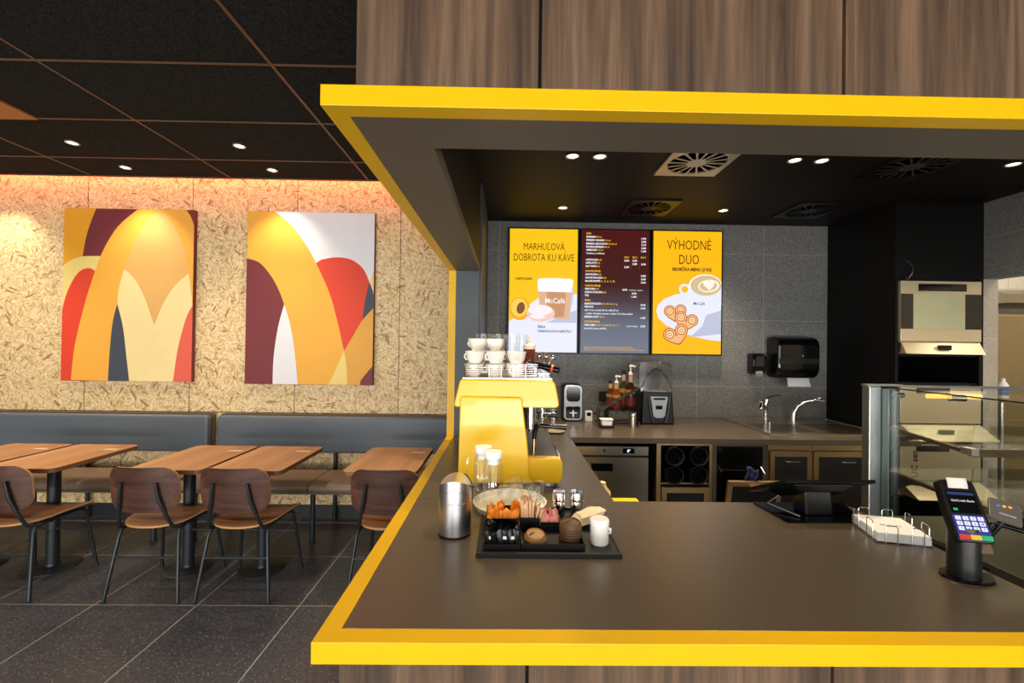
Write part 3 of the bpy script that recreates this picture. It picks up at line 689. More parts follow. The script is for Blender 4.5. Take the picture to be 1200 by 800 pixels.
rows = [(66, 'KÁVA', 28, 1, ''), (84, 'ESPRESSO', 55, 0, '40 ml'), (102, 'ESPRESSO GRANDE', 100, 0, '110 ml'), (121, 'ESPRESSO MACCHIATO', 120, 0, '(7) 50 ml'), (138, 'DOUBLE ESPRESSO', 100, 0, '80 ml'), (155, 'AMERICANO*', 66, 0, '0,2 l'), (173, '*možné aj s mliekom', 104, 2, ''),
        (208, 'CAPPUCCINO', 70, 0, '(7)'), (225, 'CAFÉ LATTE', 60, 0, '(7)'), (243, 'FLAT WHITE', 60, 0, '(7)'), (269, 'ĽADOVÉ NÁPOJE', 84, 1, ''), (287, 'ĽADOVÁ KÁVA', 70, 0, '(7)'), (305, 'ĽADOVÁ ČOKOLÁDA', 98, 0, '(7)'), (323, 'McCAFÉ FRAPPÉ', 82, 0, '(1, 3, 6, 7, 8)'),
        (348, 'HORÚCE NÁPOJE', 86, 1, ''), (365, 'BABYCCINO', 58, 0, '(7)'), (383, 'HORÚCA ČOKOLÁDA', 100, 0, '(7)'), (400, 'ČAJ', 20, 0, ''), (427, 'EXTRA', 32, 1, ''), (445, 'MLIEKO/ČOKOLÁDA', 94, 0, '(7) 100 ml | 5 g'), (462, 'PRÍCHUTE', 48, 0, ''), (480, 'malá 15 ml, stredná 20 ml, veľká 25 ml', 190, 2, ''), (498, '– vanilka, čokoláda, karamel, oriešok (13), kokos, jahoda', 272, 2, ''), (516, 'ESPRESSO SHOT', 82, 0, '40 ml'),
        (542, 'OSTATNÉ NÁPOJE', 86, 1, ''), (560, 'VODA RAJEC', 62, 0, '0,33 l | 4,50 € | za 1 l'), (578, '(neperlivá, jemne perlivá)', 124, 2, '')]
for y, s_, w, k, ex in rows:
    xx = 441 - (y - 60) * .015
    F.text(s_, xx, y, 10, (EW2, EYT, EW2)[k], w, 'l', .045 if k < 2 else .02)
    if ex: F.text(ex, xx + w + 3, y, 9, EYT, len(ex) * 5.4, 'l', .03)
for y, s_ in ((90, '1,90'), (107, '2,00'), (124, '2,10'), (142, '2,80'), (159, '1,90'), (229, '3,20'), (292, '3,00'), (310, '3,50'), (328, '3,90'), (449, '0,20'), (467, '0,50'), (519, '1,00'), (564, '2,20')): F.text(s_, 750, y, 10, EW2, 27, 'l', .045)
for x, y, s_, m_ in ((655,192,'0,2 l',EYT),(701,192,'0,3 l',EYT),(748,192,'0,4 l',EYT),(655,210,'2,00',EW2),(701,210,'2,50',EW2),(701,228,'2,80',EW2),(655,245,'2,20',EW2),(646,368,'0,90',EW2),(699,387,'2,00',EW2),(699,405,'1,60',EW2)): F.text(s_, x, y, 10, m_, 27, 'l', .045)
F.text('dvojité pitie s nápojom', 682, 368, 7, EW2, 78, 'l', .008); F.text('(0,33 l fľaša)', 673, 564, 8, EW2, 60, 'l', .01)
for x, ya, yb_ in ((693,200,250), (739,200,250), (689,378,408), (735,378,408)): F.shape([(x, ya), (x+1.5, ya), (x+1.5, yb_), (x, yb_)], EYT, False)
for y, w in ((676, 270), (684, 290), (692, 335)): F.text('Všetky ceny sú uvedené v eurách vrátane dane. Ponuka platí do vypredania zásob v predajni.', 433, y, 6, EYT, w, 'l', .006)
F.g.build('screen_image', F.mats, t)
t, F = screen(1.292, 1.902, 'right menu screen, yellow, with a cup of coffee and heart pastries', (809, 1182, 48, 711))
F.shape([(800,30),(1200,30),(1200,720),(800,720)], EYL)
F.shape([(828,480),(836,450),(870,415),(930,390),(1000,380),(1200,376),(1200,641),(1120,634),(1040,618),(950,590),(880,556),(840,520)], EWH)
F.shape([(1010,620),(1080,560),(1100,500),(1190,470),(1190,600)], EGR)
for r_, m_ in ((30, EWH), (18, EYL)): F.ell(982, 362, r_ * 1.05, r_, m_, .5)
F.ell(1095, 345, 93, 66, EW2); F.shape([(1003,352),(1190,352),(1190,440),(1150,470),(1100,482),(1060,470),(1022,430)], EWH)
F.ell(1097, 340, 84, 55, ELAT); F.ell(1112, 342, 58, 34, ECRM, -.1); F.ell(1110, 342, 48, 27, ELAT, -.1); F.ell(1100, 330, 20, 15, ECRM, .5); F.ell(1124, 330, 20, 15, ECRM, -.5); F.shape([(1084,338),(1142,338),(1116,366)], ECRM)
F.text('McCafé', 1030, 446, 18, EDK, 62, 'l', .01)
def palm(cx, cy, r, rot):
    c, s_ = math.cos(rot), math.sin(rot)
    for k, (rr, m_) in enumerate(((1, EPA), (.84, EPB), (.66, EPA), (.5, EPC), (.3, EPA), (.18, EPC))):
        for sx in (-1, 1):
            dx, dy = sx * r * .48, 0; F.ell(cx + dx*c - dy*s_, cy + dx*s_ + dy*c, r*.52*rr, r*.52*rr, m_, rot)
        if k == 0:
            F.shape([(cx + (x*c - y*s_)*r, cy + (x*s_ + y*c)*r) for x, y in ((-.98, .12), (.98, .12), (.62, .62), (.12, .98), (-.12, .98), (-.62, .62))], EPA)
            F.shape([(cx + (x*c - y*s_)*r, cy + (x*s_ + y*c)*r) for x, y in ((-.8, .25), (.8, .25), (.5, .6), (.08, .86), (-.08, .86), (-.5, .6))], EPB)
palm(930, 478, 62, -.1); palm(990, 522, 66, .25); palm(930, 596, 70, -.35)
F.text('VÝHODNÉ', 998, 150, 54, EBR, 240, 'c', 0); F.text('DUO', 999, 228, 54, EBR, 108, 'c', 0); F.text('SRDIEČKA MENU (3 KS)', 1014, 264, 17, EBR, 214, 'c', .06)
F.text('Ponuka platí v označených prevádzkach do vypredania zásob.', 820, 690, 6, EYT, 330, 'l', 0)
F.g.build('screen_image', F.mats, t)

# ------------------------------------------------------------------ back counter units
INS = mat('black cabinet insert', '0b0a0a', .5)
t = thing('undercounter_fridge', 'steel undercounter fridge with a small display, below the back worktop', 'fridge', (.73, 3.4, 0))
G().box(.40, 3.06, .02, 1.00, 3.80, .83).build('body', BLK, t)
G().box(.40, 3.035, .80, 1.00, 3.058, .862).build('control_panel', STL, t, bev=.002)
G().box(.40, 3.035, .10, 1.00, 3.058, .785).build('door', STL, t, bev=.002)
G().box(.82, 3.0335, .815, .90, 3.0352, .850).build('display', BLKG, t)
F = Flat(.82, .90, .815, .850, 3.0332, 0, 80, 0, 35); F.text('0°', 30, 27, 19, emis('display digits', 'cfe8ff', 2), None, 'l', .02); F.g.build('display_digits', F.mats, t)
G().box(.60, 3.0335, .69, .75, 3.0352, .745).build('handle_recess', BLKG, t)
G().cyl((.69, 3.0345, .833), (.69, 3.030, .833), .009, n=16).build('lock', BLK, t, smooth=True)
g = G(); g.tube([(.675 + .035*math.cos(a*PI/12), 3.034, .635 + .014*math.sin(a*PI/12)) for a in range(24)], .0008, 4, True).build('badge', BLK, t)
t = thing('cup_dispenser_cabinet', 'steel cabinet unit with four black tube openings above a black insert door', 'cabinet', (1.25, 3.4, 0))
G().box(1.055, 3.03, 0, 1.085, 3.80, .891).box(1.425, 3.03, 0, 1.445, 3.80, .891).box(1.085, 3.6, 0, 1.425, 3.62, .891).box(1.085, 3.03, .875, 1.425, 3.6, .891).box(1.085, 3.03, .0, 1.425, 3.6, .08).box(1.085, 3.05, .6, 1.425, 3.6, .61).build('carcass', STLW, t)
g = G(); g.prism([(1.09, .09), (1.42, .09), (1.42, .585), (1.09, .585)], 'y', 3.02, 3.04); g.build('door', STLW, t, bev=.002)
G().box(1.125, 3.0185, .12, 1.385, 3.0225, .548).build('door_insert', INS, t)
gr = 'black cup tubes in the steel cabinet'
for x, z, lb in ((1.168, .808, 'upper left black cup tube in the steel cabinet'), (1.335, .808, 'upper right black cup tube in the steel cabinet'), (1.168, .677, 'lower left black cup tube in the steel cabinet'), (1.335, .677, 'lower right black cup tube in the steel cabinet')):
    q = thing('cup_tube', lb, 'cup dispenser', (x, 3.25, z - .0645), gr)
    G().cyl((x, 2.995, z), (x, 3.5, z), .060, n=32, caps=False).cyl((x, 2.99, z), (x, 3.012, z), .0645, n=32, caps=False).cyl((x, 2.99, z), (x, 2.991, z), .0645, .056, 32, False).cyl((x, 3.5, z), (x, 3.502, z), .06, n=32).build('tube', BLK, q, smooth=True)
    g = G(); g.cyl((x, 3.03, z), (x, 3.034, z), .059, n=32)
    g.build('membrane', BLKG, q)
    g = G()
    for k in range(8):
        a = k*PI/4; g.cyl((x + .012*math.cos(a), 3.028, z + .012*math.sin(a)), (x + .055*math.cos(a), 3.026, z + .055*math.sin(a)), .0018, n=5)
    g.build('membrane_ribs', BLK, q)
t = thing('waste_drawer_cabinet', 'steel cabinet unit with its tilting bin door hanging open', 'cabinet', (1.64, 3.4, 0))
G().box(1.448, 3.03, 0, 1.475, 3.80, .891).box(1.80, 3.03, 0, 1.835, 3.80, .891).box(1.475, 3.6, 0, 1.80, 3.62, .891).box(1.475, 3.03, .872, 1.80, 3.6, .891).box(1.475, 3.03, 0, 1.80, 3.6, .10).box(1.475, 3.05, .70, 1.80, 3.6, .703).build('carcass', LINER, t)
dm = Matrix.Translation((1.66, 2.985, .12)) @ Matrix.Rotation(math.radians(12), 4, 'X')
d_ = G().box(-.182, 0, 0, .182, .02, .57, M=dm).build('bin_door', STLW, t, bev=.002)
G().box(-.150, -.0015, .05, .150, .0005, .535, M=dm).build('door_insert', INS, d_)
G().box(-.04, -.02, .525, .04, 0, .545, M=dm).box(-.04, -.02, .512, .04, -.016, .545, M=dm).build('handle', STLW, d_, bev=.002)
G().tube([(1.485, 3.1, .78), (1.50, 3.0, .70)], .004).tube([(1.79, 3.1, .78), (1.80, 3.0, .69)], .004).build('stay_arms', CHR, t)
g = G(); g.grid(lambda u, v: (1.60 + .075*u + .008*math.sin(9*v), 2.875 + .03*abs(math.sin(7*u)) + (0.0 if v < .6 else -.01), .60 + .16*v + .012*math.sin(6*u)), 14, 10)
tag(g.build('cleaning_cloth', mat('blue cloth', '1c2452', .8, bump=.3), smooth=60, solid=.006), 'crumpled dark blue cloth over the handle of the open bin door', 'cloth')
def cab(x0, x1, label):
    t = thing('base_cabinet', label, 'cabinet', ((x0+x1)/2, 3.4, 0))
    G().box(x0, 3.045, 0, x0+.02, 3.8, .891).box(x1-.02, 3.045, 0, x1, 3.8, .891).box(x0+.02, 3.78, 0, x1-.02, 3.8, .891).box(x0+.02, 3.045, 0, x1-.02, 3.78, .08).build('carcass', STLW, t)
    G().box(x0, 3.03, .85, x1, 3.045, .891).build('top_rail', STLW, t); G().box(x0, 3.03, .0, x1, 3.045, .09).build('plinth', STLW, t)
    d = G().box(x0+.008, 3.018, .095, x1-.008, 3.042, .845).build('door', STLW, t, bev=.002)
    G().box(x0+.04, 3.0165, .13, x1-.04, 3.0195, .808).build('door_insert', INS, d)
    xm = (x0+x1)/2; G().tube([(xm-.05, 3.018, .776), (xm-.046, 2.998, .776), (xm+.046, 2.998, .776), (xm+.05, 3.018, .776)], .004, 8).build('handle', CHR, d, smooth=True)
cab(1.838, 2.145, 'narrow steel-framed cabinet with black door below the sink tap'); cab(2.148, 2.62, 'wide steel-framed cabinet with black door beside the black tall cabinet')

# sink
t = thing('sink', 'stainless steel inset sink with drainer in the back worktop', 'sink', (2.3, 3.5, .93))
S0 = (1.925, 3.16, 2.86, 3.86)
g = G(); z = .9305
def ringrect(g, o, i, z0, z1):
    ox0, oy0, ox1, oy1 = o; a, b, c, d = i
    g.box(ox0, oy0, z0, ox1, b, z1).box(ox0, d, z0, ox1, oy1, z1).box(ox0, b, z0, a, d, z1).box(c, b, z0, ox1, d, z1)
b1 = (2.0, 3.26, 2.36, 3.62); b2 = (2.44, 3.22, 2.82, 3.66)
g.box(S0[0], S0[1], z, S0[2], 3.20, z+.004).box(S0[0], 3.68, z, S0[2], S0[3], z+.004).box(S0[0], 3.20, z, 2.0, 3.68, z+.004).box(2.36, 3.20, z, 2.44, 3.68, z+.004).box(2.82, 3.20, z, S0[2], 3.68, z+.004).box(2.0, 3.2, z, 2.36, 3.26, z+.004).box(2.0, 3.62, z, 2.36, 3.68, z+.004).box(2.44, 3.2, z, 2.82, 3.22, z+.004).box(2.44, 3.66, z, 2.82, 3.68, z+.004)
for e in ((S0[0], S0[1], S0[2], S0[1]+.006), (S0[0], S0[1], S0[0]+.006, S0[3]), (S0[0], S0[3]-.006, S0[2], S0[3]), (S0[2]-.006, S0[1], S0[2], S0[3])): g.box(e[0], e[1], z+.004, e[2], e[3], z+.008)
g.build('rim', STL, t)
for q in (b1, b2): G().box(q[0], q[1], z+.0005, q[2], q[3], z+.0015).build('bowl', mat('sink bowl steel', '7d7468', .35, 1), t)
G().cyl((2.1, 3.45, z), (2.1, 3.45, z+.045), .012).build('plug_pipe', CHR, t, smooth=True)
t = thing('mixer_tap', 'chrome mixer tap with spray head and long lever, left of the two taps', 'tap', (2.24, 3.74, .939))
G().cyl((2.24, 3.74, .939), (2.24, 3.74, 1.08), .02, .018).cyl((2.24, 3.74, 1.08), (2.25, 3.74, 1.12), .022).build('body', CHR, t, smooth=True)
G().tube([(2.24, 3.72, 1.04), (2.18, 3.66, 1.075), (2.12, 3.60, 1.105)], [.013, .013, .013], 12).build('spout', CHR, t, smooth=True)
G().tube([(2.13, 3.61, 1.125), (2.115, 3.595, 1.09), (2.11, 3.59, 1.06)], [.016, .02, .018], 12).build('spray_head', CHR, t, smooth=True)
G().tube([(2.25, 3.74, 1.125), (2.30, 3.735, 1.15), (2.37, 3.73, 1.155)], [.008, .006, .005], 8).build('lever', CHR, t, smooth=True)
t = thing('swan_neck_tap', 'chrome curved swan-neck tap standing on the right of the sink', 'tap', (2.47, 3.72, .935))
G().cyl((2.47, 3.72, .935), (2.47, 3.72, .945), .03).build('collar', CHR, t, smooth=True)
G().tube([(2.47, 3.72, .94), (2.475, 3.72, 1.01), (2.50, 3.71, 1.07), (2.56, 3.69, 1.115), (2.63, 3.67, 1.13), (2.70, 3.66, 1.12)], [.024, .021, .018, .016, .015, .012], 14).build('spout', CHR, t, smooth=True)
G().cyl((2.64, 3.67, 1.135), (2.66, 3.66, 1.15), .01).build('knob', CHR, t, smooth=True)

# dispensers and socket
t = thing('soap_dispenser', 'small black soap dispenser on the grey tiles, left of the towel dispenser', 'soap dispenser', (2.235, 3.87, 1.31))
G().prism(round_poly([(3.92, 1.33), (3.92, 1.51), (3.84, 1.515), (3.815, 1.47), (3.815, 1.39), (3.84, 1.33)], .02), 'x', 2.175, 2.295).build('shell', BLKG, t, smooth=True, bev=.008)
G().prism(round_poly([(3.90, 1.305), (3.90, 1.335), (3.822, 1.36), (3.818, 1.335), (3.84, 1.31)], .01), 'x', 2.205, 2.265).build('push_lever', mat('grey plastic', '9a9a9c', .4), t, bev=.002)
G().box(2.2, 3.8135, 1.40, 2.27, 3.8155, 1.49).build('window', mat('smoked window', '25282c', .15), t)
t = thing('towel_dispenser', 'large black paper towel dispenser on the grey tiles beside the black cabinet', 'towel dispenser', (2.615, 3.85, 1.29))
G().prism(round_poly([(3.92, 1.30), (3.92, 1.665), (3.80, 1.665), (3.735, 1.62), (3.735, 1.36), (3.79, 1.30)], .05), 'x', 2.345, 2.715).build('shell', BLKG, t, smooth=True, bev=.02, seg=4)
G().box(2.355, 3.7335, 1.43, 2.705, 3.7365, 1.475).build('front_band', mat('dark grey band', '17181a', .3), t)
G().lathe([(.0001, 0), (.008, .001)], M=Matrix.Translation((2.56, 3.733, 1.50)) @ Matrix.Rotation(PI/2, 4, 'X'), n=16).build('lock', CHR, t)
g = G(); g.flat = True; g.poly([(2.44, 3.76, 1.305)] + [(2.44 + .2*i/24, 3.748, 1.235 - (.007 if i % 2 else 0) + .0) for i in range(25)] + [(2.63, 3.76, 1.305)])
tag(g.build('paper_towel', mat('paper towel', 'c9cbd0', .8), solid=.001), 'pale paper towel sheet hanging from the black towel dispenser', 'paper towel')
t = thing('wall_socket', 'black wall socket on the grey tiles behind the wire rack', 'socket', (.92, 3.915, 1.07))
G().prism(rrect(.835, 1.065, 1.005, 1.155, .01), 'y', 3.907, 3.92).build('plate', BLK, t, bev=.002)
for x in (.875, .962): G().cyl((x, 3.909, 1.11), (x, 3.905, 1.11), .022).build('outlet', BLKM, t, smooth=True)

# ------------------------------------------------------------------ tall black cabinet with ovens
t = thing('tall_cabinet', 'tall black cabinet housing the ovens, right of the grey tiled wall', 'cabinet', (3.24, 3.57, 0))
g = G(); g.box(2.905, 3.24, 0, 2.925, 3.919, ZK-.001).box(3.555, 3.24, 0, 3.575, 3.919, ZK-.001).box(2.925, 3.90, 0, 3.555, 3.919, ZK-.001)
for z in (.02, .46, .87, 1.30, 1.515, 2.085, ZK-.02): g.box(2.925, 3.24, z, 3.555, 3.90, z+.018)
g.build('carcass', CAB, t)
G().box(2.905, 3.225, 2.10, 3.575, 3.239, ZK-.004).build('upper_door', CAB, t, bev=.001)
for a, b_ in ((2.907, 2.925), (3.543, 3.573)): G().box(a, 3.225, 0, b_, 3.239, 2.098).build('face_strip', CAB, t)
G().tube([(2.985, 3.222, 2.235), (3.0, 3.20, 2.20), (3.0, 3.19, 2.16), (2.99, 3.19, 2.12), (2.975, 3.20, 2.10)], .006, 8).lathe([(.011, 2.085), (.011, 2.10)], 2.975, 3.20, 12).build('door_hook', CHR, t, smooth=True)
OVM = mat('oven steel', 'dccdac', .36, .55); OVG = mat('oven window', '3a3630', .15, .2); 
def oven(z0, z1, label, txt=None):
    h = z1 - z0
    t = thing('oven', label, 'oven', (3.23, 3.5, z0), 'steel ovens stacked in the black cabinet')
    G().box(2.94, 3.235, z0, 3.53, 3.80, z1).build('body', STL, t)
    G().box(2.93, 3.205, z0+h*.17, 3.538, 3.234, z1).build('door', OVM, t, bev=.003)
    G().box(2.93, 3.203, z0+h*.34, 3.538, 3.2055, z0+h*.82).build('window_surround', mat('oven glass dark', '26221d', .12), t)
    G().box(3.02, 3.2015, z0+h*.34, 3.41, 3.2035, z0+h*.82).build('window_pane', mat('oven glass', 'c4c6a4', .2, .4), t)  # pale green base colour holds the outdoor reflection on the dark glass
    G().box(3.06, 3.2, z0+h*.86, 3.42, 3.2055, z0+h*.96).build('vent_slot', BLKG, t)
    G().hexa([(2.94, 3.165, z0), (3.53, 3.165, z0), (3.535, 3.22, z0+h*.02), (2.94, 3.22, z0+h*.02), (2.94, 3.17, z0+.006), (3.53, 3.17, z0+.006), (3.535, 3.215, z0+h*.16), (2.94, 3.215, z0+h*.16)]).build('lip_shelf', OVM, t)
    G().box(3.19, 3.172, z0+h*.055, 3.28, 3.19, z0+h*.12).build('lip_button', BLKG, t)
    if txt:
        F = Flat(2.95, 3.5, z0, z1, 3.204, 0, 550, 0, int(h*1000)); F._m(BLK)
        text_mesh(F.g, txt, .06, .26, 'l', .01, Matrix.Translation((3.05, 3.199, z0+h*.42)) @ Matrix.Rotation(PI/2, 4, 'X') @ Matrix.Rotation(PI/2, 4, 'Z')); F.g.build('lettering', F.mats, t)
oven(1.535, 2.078, 'steel oven with a glass window, topmost of the stack in the black cabinet')
def plain_oven(z0, z1, label, txt=None):
    h = z1 - z0; t = thing('oven', label, 'oven', (3.23, 3.5, z0), 'steel ovens stacked in the black cabinet')
    G().box(2.94, 3.235, z0, 3.53, 3.80, z1).build('body', STL, t)
    G().box(2.93, 3.205, z0+h*.30, 3.538, 3.234, z1).build('door', OVM, t, bev=.003)
    G().hexa([(2.955, 3.08, z0+.01), (3.545, 3.08, z0+.01), (3.535, 3.22, z0+.02), (2.94, 3.22, z0+.02), (2.955, 3.085, z0+.016), (3.545, 3.085, z0+.016), (3.535, 3.215, z0+h*.28), (2.94, 3.215, z0+h*.28)]).build('lip_shelf', OVM, t)
    G().box(3.16, 3.13, z0+h*.13, 3.26, 3.15, z0+h*.21).build('lip_button', BLKG, t)
    G().box(3.05, 3.203, z1-.055, 3.30, 3.2055, z1-.012).build('control_strip', BLKG, t)
    if txt:
        g = G(); text_mesh(g, txt, .05, .2, 'l', .01, Matrix.Translation((3.06, 3.203, z0+h*.36)) @ Matrix.Rotation(PI/2, 4, 'X') @ Matrix.Rotation(PI/2, 4, 'Z')); g.build('lettering', BLK, t)
plain_oven(.90, 1.295, 'plain steel oven seen through the glass display case, above the lettered one')
plain_oven(.48, .865, 'plain steel oven with upright lettering, seen through the glass display case', 'UC ser')

# room beyond the opening
t = thing('extractor_hood', 'steel extractor hood in the bright kitchen beyond the side opening', 'hood', (5.2, 4.1, 2.0))
G().prism([(3.86, 2.0), (4.399, 2.0), (4.399, 2.14), (4.05, 2.14), (3.86, 2.08)], 'x', 4.5, 6.05).build('canopy', STL, t)
G().box(4.9, 3.856, 2.03, 5.8, 3.862, 2.05).build('slot', BLK, t)
t = thing('steel_fridge', 'tall stainless steel fridge in the bright kitchen beyond the side opening', 'fridge', (5.1, 4.15, 0))
G().box(4.45, 3.92, .05, 5.95, 4.38, 1.9).build('body', STLW, t)
for a, b_ in ((4.45, 5.195), (5.205, 5.95)):
    d = G().box(a, 3.90, .95, b_, 3.919, 1.88).build('door', mat('fridge steel', 'b5a27e', .3, .9, var=.1, vscale=4, stretch=(6, 1, .3)), t, bev=.002)
    G().box(b_-.09 if a < 5 else a+.04, 3.875, 1.5, b_-.05 if a < 5 else a+.08, 3.90, 1.7).build('handle', BLK, d)
    d = G().box(a, 3.90, .07, b_, 3.919, .93).build('door', mat('fridge steel', 'b5a27e'), t, bev=.002)
t = thing('prep_table', 'steel prep table edge in the kitchen beyond the side opening', 'table', (4.3, 3.3, 0))
G().box(3.78, 3.28, 1.17, 4.45, 3.6, 1.20).build('tabletop', STL, t)
for x, y in ((3.8, 3.3), (4.42, 3.3), (3.8, 3.57), (4.42, 3.57)): G().cyl((x, y, 0), (x, y, 1.17), .02).build('leg', STL, t, smooth=True)
t = thing('spray_bottle', 'small white bottle with blue label beside the granite reveal', 'bottle', (3.85, 3.34, 1.2))
G().lathe([(.03, 1.2), (.03, 1.30), (.012, 1.33), (.012, 1.35), (.0001, 1.35)], 3.86, 3.34, 16).build('bottle_body', WPL, t, smooth=True)
G().lathe([(.0305, 1.22), (.0305, 1.29)], 3.86, 3.34, 16).build('label_band', mat('blue label', '2a6cc4', .4), t, smooth=True)
# ------------------------------------------------------------------ espresso machine
EX0, EX1, EY0, EY1 = -.215, .25, 1.925, 2.78
t = thing('espresso_machine', 'yellow espresso machine on the left worktop, seen from its side', 'espresso machine', (0, 2.3, .93))
G().prism(round_poly([(-.232, 1.283), (-.203, 1.405), (.215, 1.405), (.240, 1.283)], [.02, .012, .025, .025]), 'y', EY0-.001, EY1).build('upper_housing', YELM, t, smooth=True, bev=.006, seg=3)
G().prism(round_poly([(-.205, .968), (-.200, 1.332), (.070, 1.330), (.098, 1.12), (.112, .955), (-.20, .955)], .014), 'y', EY0-.022, EY0+.03).build('side_panel', YELM, t, smooth=True, bev=.006, seg=3)
G().prism(round_poly([(-.205, .968), (-.200, 1.28), (.060, 1.28), (.090, 1.12), (.105, .955), (-.20, .955)], .014), 'y', EY1-.03, EY1+.012).build('side_panel', YELM, t, smooth=True, bev=.006, seg=3)
G().prism([(-.19, .965), (-.19, 1.283), (.045, 1.283), (.075, .965)], 'y', EY0+.03, EY1-.03).build('inner_body', mat('machine dark panel', '3a3a3c', .35, .7), t)
G().prism(round_poly([(.09, .952), (.09, 1.063), (.238, 1.063), (.254, 1.045), (.254, .975), (.240, .952)], .014), 'y', EY0-.004, EY0+.045).build('tray_end_panel', YELM, t, smooth=True, bev=.005, seg=3)
G().box(.10, EY0+.045, .955, .245, EY1-.03, 1.04).build('drip_tray', STL, t, bev=.004)
G().box(.243, EY0+.045, 1.035, .249, EY1-.03, 1.062).build('tray_rail', CHR, t)
g = G()
for k in range(15): g.box(.105 + k*.0095, EY0+.05, 1.048, .108 + k*.0095, EY1-.04, 1.052)
for k in range(34): g.box(.10, EY0+.05+k*.0235, 1.044, .242, EY0+.053+k*.0235, 1.048)
g.build('drip_grid', STL, t)
for y in (2.16, 2.52):
    G().cyl((.12, y, 1.19), (.12, y, 1.283), .035, n=24).cyl((.12, y, 1.175), (.12, y, 1.192), .040, n=24).build('group_head', CHR, t, smooth=True)
    p = G().cyl((.12, y, 1.150), (.12, y, 1.176), .036, n=24).tube([(.12, y-.012, 1.15), (.12, y-.016, 1.13)], .006).tube([(.12, y+.012, 1.15), (.12, y+.016, 1.13)], .006).build('portafilter', CHR, t, smooth=True)
    G().cyl((.155, y, 1.163), (.30, y, 1.155), .010, .015, n=16).build('handle', BLKG, p, smooth=True)
G().tube([(.165, 2.02, 1.285), (.172, 2.02, 1.25), (.16, 2.015, 1.215), (.145, 2.0, 1.19)], .006, 10).build('steam_wand', CHR, t, smooth=True)
G().tube([(.145, 2.0, 1.195), (.133, 1.985, 1.165), (.130, 1.98, 1.135)], .010, 10).build('wand_grip', BLK, t, smooth=True)
G().tube([(.130, 1.98, 1.135), (.129, 1.975, 1.062)], .0055, 10).build('wand_tip', mat('brass wand', 'b48a4a', .25, 1), t, smooth=True)
for x, y in ((-.15, 1.98), (.19, 1.98), (-.15, 2.7), (.19, 2.7)):
    G().lathe([(.036, .931), (.036, .946), (.03, .955), (.02, .966)], x, y, 24).build('foot', mat('foot nickel', 'c9cbd0', .3, .3), t, smooth=True)
G().box(-.195, EY0+.02, 1.4055, .205, EY1-.02, 1.412).build('cup_tray', STL, t)
def wire_box(g, x0, x1, y0, y1, zs, r=.0016, nv=7):
    for z in zs: g.tube([(x0, y0, z), (x1, y0, z), (x1, y1, z), (x0, y1, z)], r, 5, True)
    for k in range(nv):
        x = x0 + (x1-x0)*k/(nv-1)
        for y in (y0, y1): g.tube([(x, y, zs[0]), (x, y, zs[-1])], r, 5)
    for k in range(9):
        y = y0 + (y1-y0)*k/8
        for x in (x0, x1): g.tube([(x, y, zs[0]), (x, y, zs[-1])], r, 5)
g = G(); wire_box(g, -.185, .14, 1.96, 2.72, (1.4135, 1.423, 1.433, 1.443, 1.453, 1.463, 1.472)); wire_box(g, .145, .195, 1.96, 2.72, (1.4135, 1.422, 1.431), nv=3)
g.build('cup_rail', CHR, t, smooth=True)

# cups, glasses and bottle on top of the machine
def make_cup(x, y, z, label, group='white cups on the espresso machine', first=[None], rz=0):
    if first[0] is not None: return dup(first[0], (x, y, z), label, rz)
    t = thing('coffee_cup', label, 'cup', (x, y, z), group)
    G().lathe([(.0001, z+.004), (.022, z+.004), (.024, z), (.026, z+.003), (.038, z+.025), (.0435, z+.050), (.0465, z+.058), (.043, z+.054), (.036, z+.026), (.021, z+.008), (.0001, z+.008)], x, y, 28).build('cup_body', WHT, t, smooth=True)
    G().tube([(x+.036, y, z+.044), (x+.052, y, z+.044), (x+.056, y, z+.032), (x+.048, y, z+.020), (x+.034, y, z+.022)], .004, 8).build('handle', WHT, t, smooth=True)
    first[0] = t; return t
zt_ = 1.4125
k = 0
rowsy = [(2.0, 'front'), (2.10, 'second'), (2.20, 'third')]
for y, rn in rowsy:
    for x, cn in ((-.148, 'left'), (-.053, 'middle'), (.042, 'right')):
        for lv in (0, 1):
            if rn == 'third' and cn == 'right': continue
            make_cup(x + (.004 if lv else 0), y, zt_ + (.0585 if lv else .0), 'white cup in the %s row on the espresso machine, %s stack, %s' % (rn, cn, 'upper one' if lv else 'bottom one'), rz=2.2 + .5*k); k += 1
for x, y in ((-.145, 2.15), (-.057, 2.15)):
    make_cup(x, y, zt_ + .118, 'white cup crowning the heap on the espresso machine, %s of the two' % ('left' if x < -.1 else 'right'), rz=2.6)
def glass_thing(x, y, z, r0, r1, h, label, group, name='drinking_glass', first=None, thick=.0022):
    g = G(); g.lathe([(.0001, z), (r0, z), (r1, z+h)], x, y, 28)
    return tag(g.build(name, GL, smooth=True), label, 'glass', group)
for i, (x, y, w) in enumerate(((-.125, 2.34, 'leftmost'), (-.045, 2.36, 'second from left'), (.035, 2.34, 'third from left'), (.075, 2.43, 'rightmost'))):
    glass_thing(x, y, zt_, .028, .040, .205, 'tall clear glass standing behind the cups on the espresso machine, %s' % w, 'tall glasses on the espresso machine')
for x, y, w in ((-.18 + .04, 2.52, 'left'), (-.05, 2.52, 'right')):
    glass_thing(x, y, zt_, .028, .038, .17, 'clear glass at the back of the espresso machine top, %s one' % w, 'back glasses on the espresso machine')
t = thing('sauce_bottle', 'squeeze bottle with brown sauce and cream nozzle on the espresso machine', 'bottle', (.125, 2.26, zt_))
G().lathe([(.030, zt_), (.031, zt_+.01), (.031, zt_+.125), (.028, zt_+.130)], .118, 2.26, 24).build('bottle_body', mat('brown sauce', '6b3420', .2), t, smooth=True)
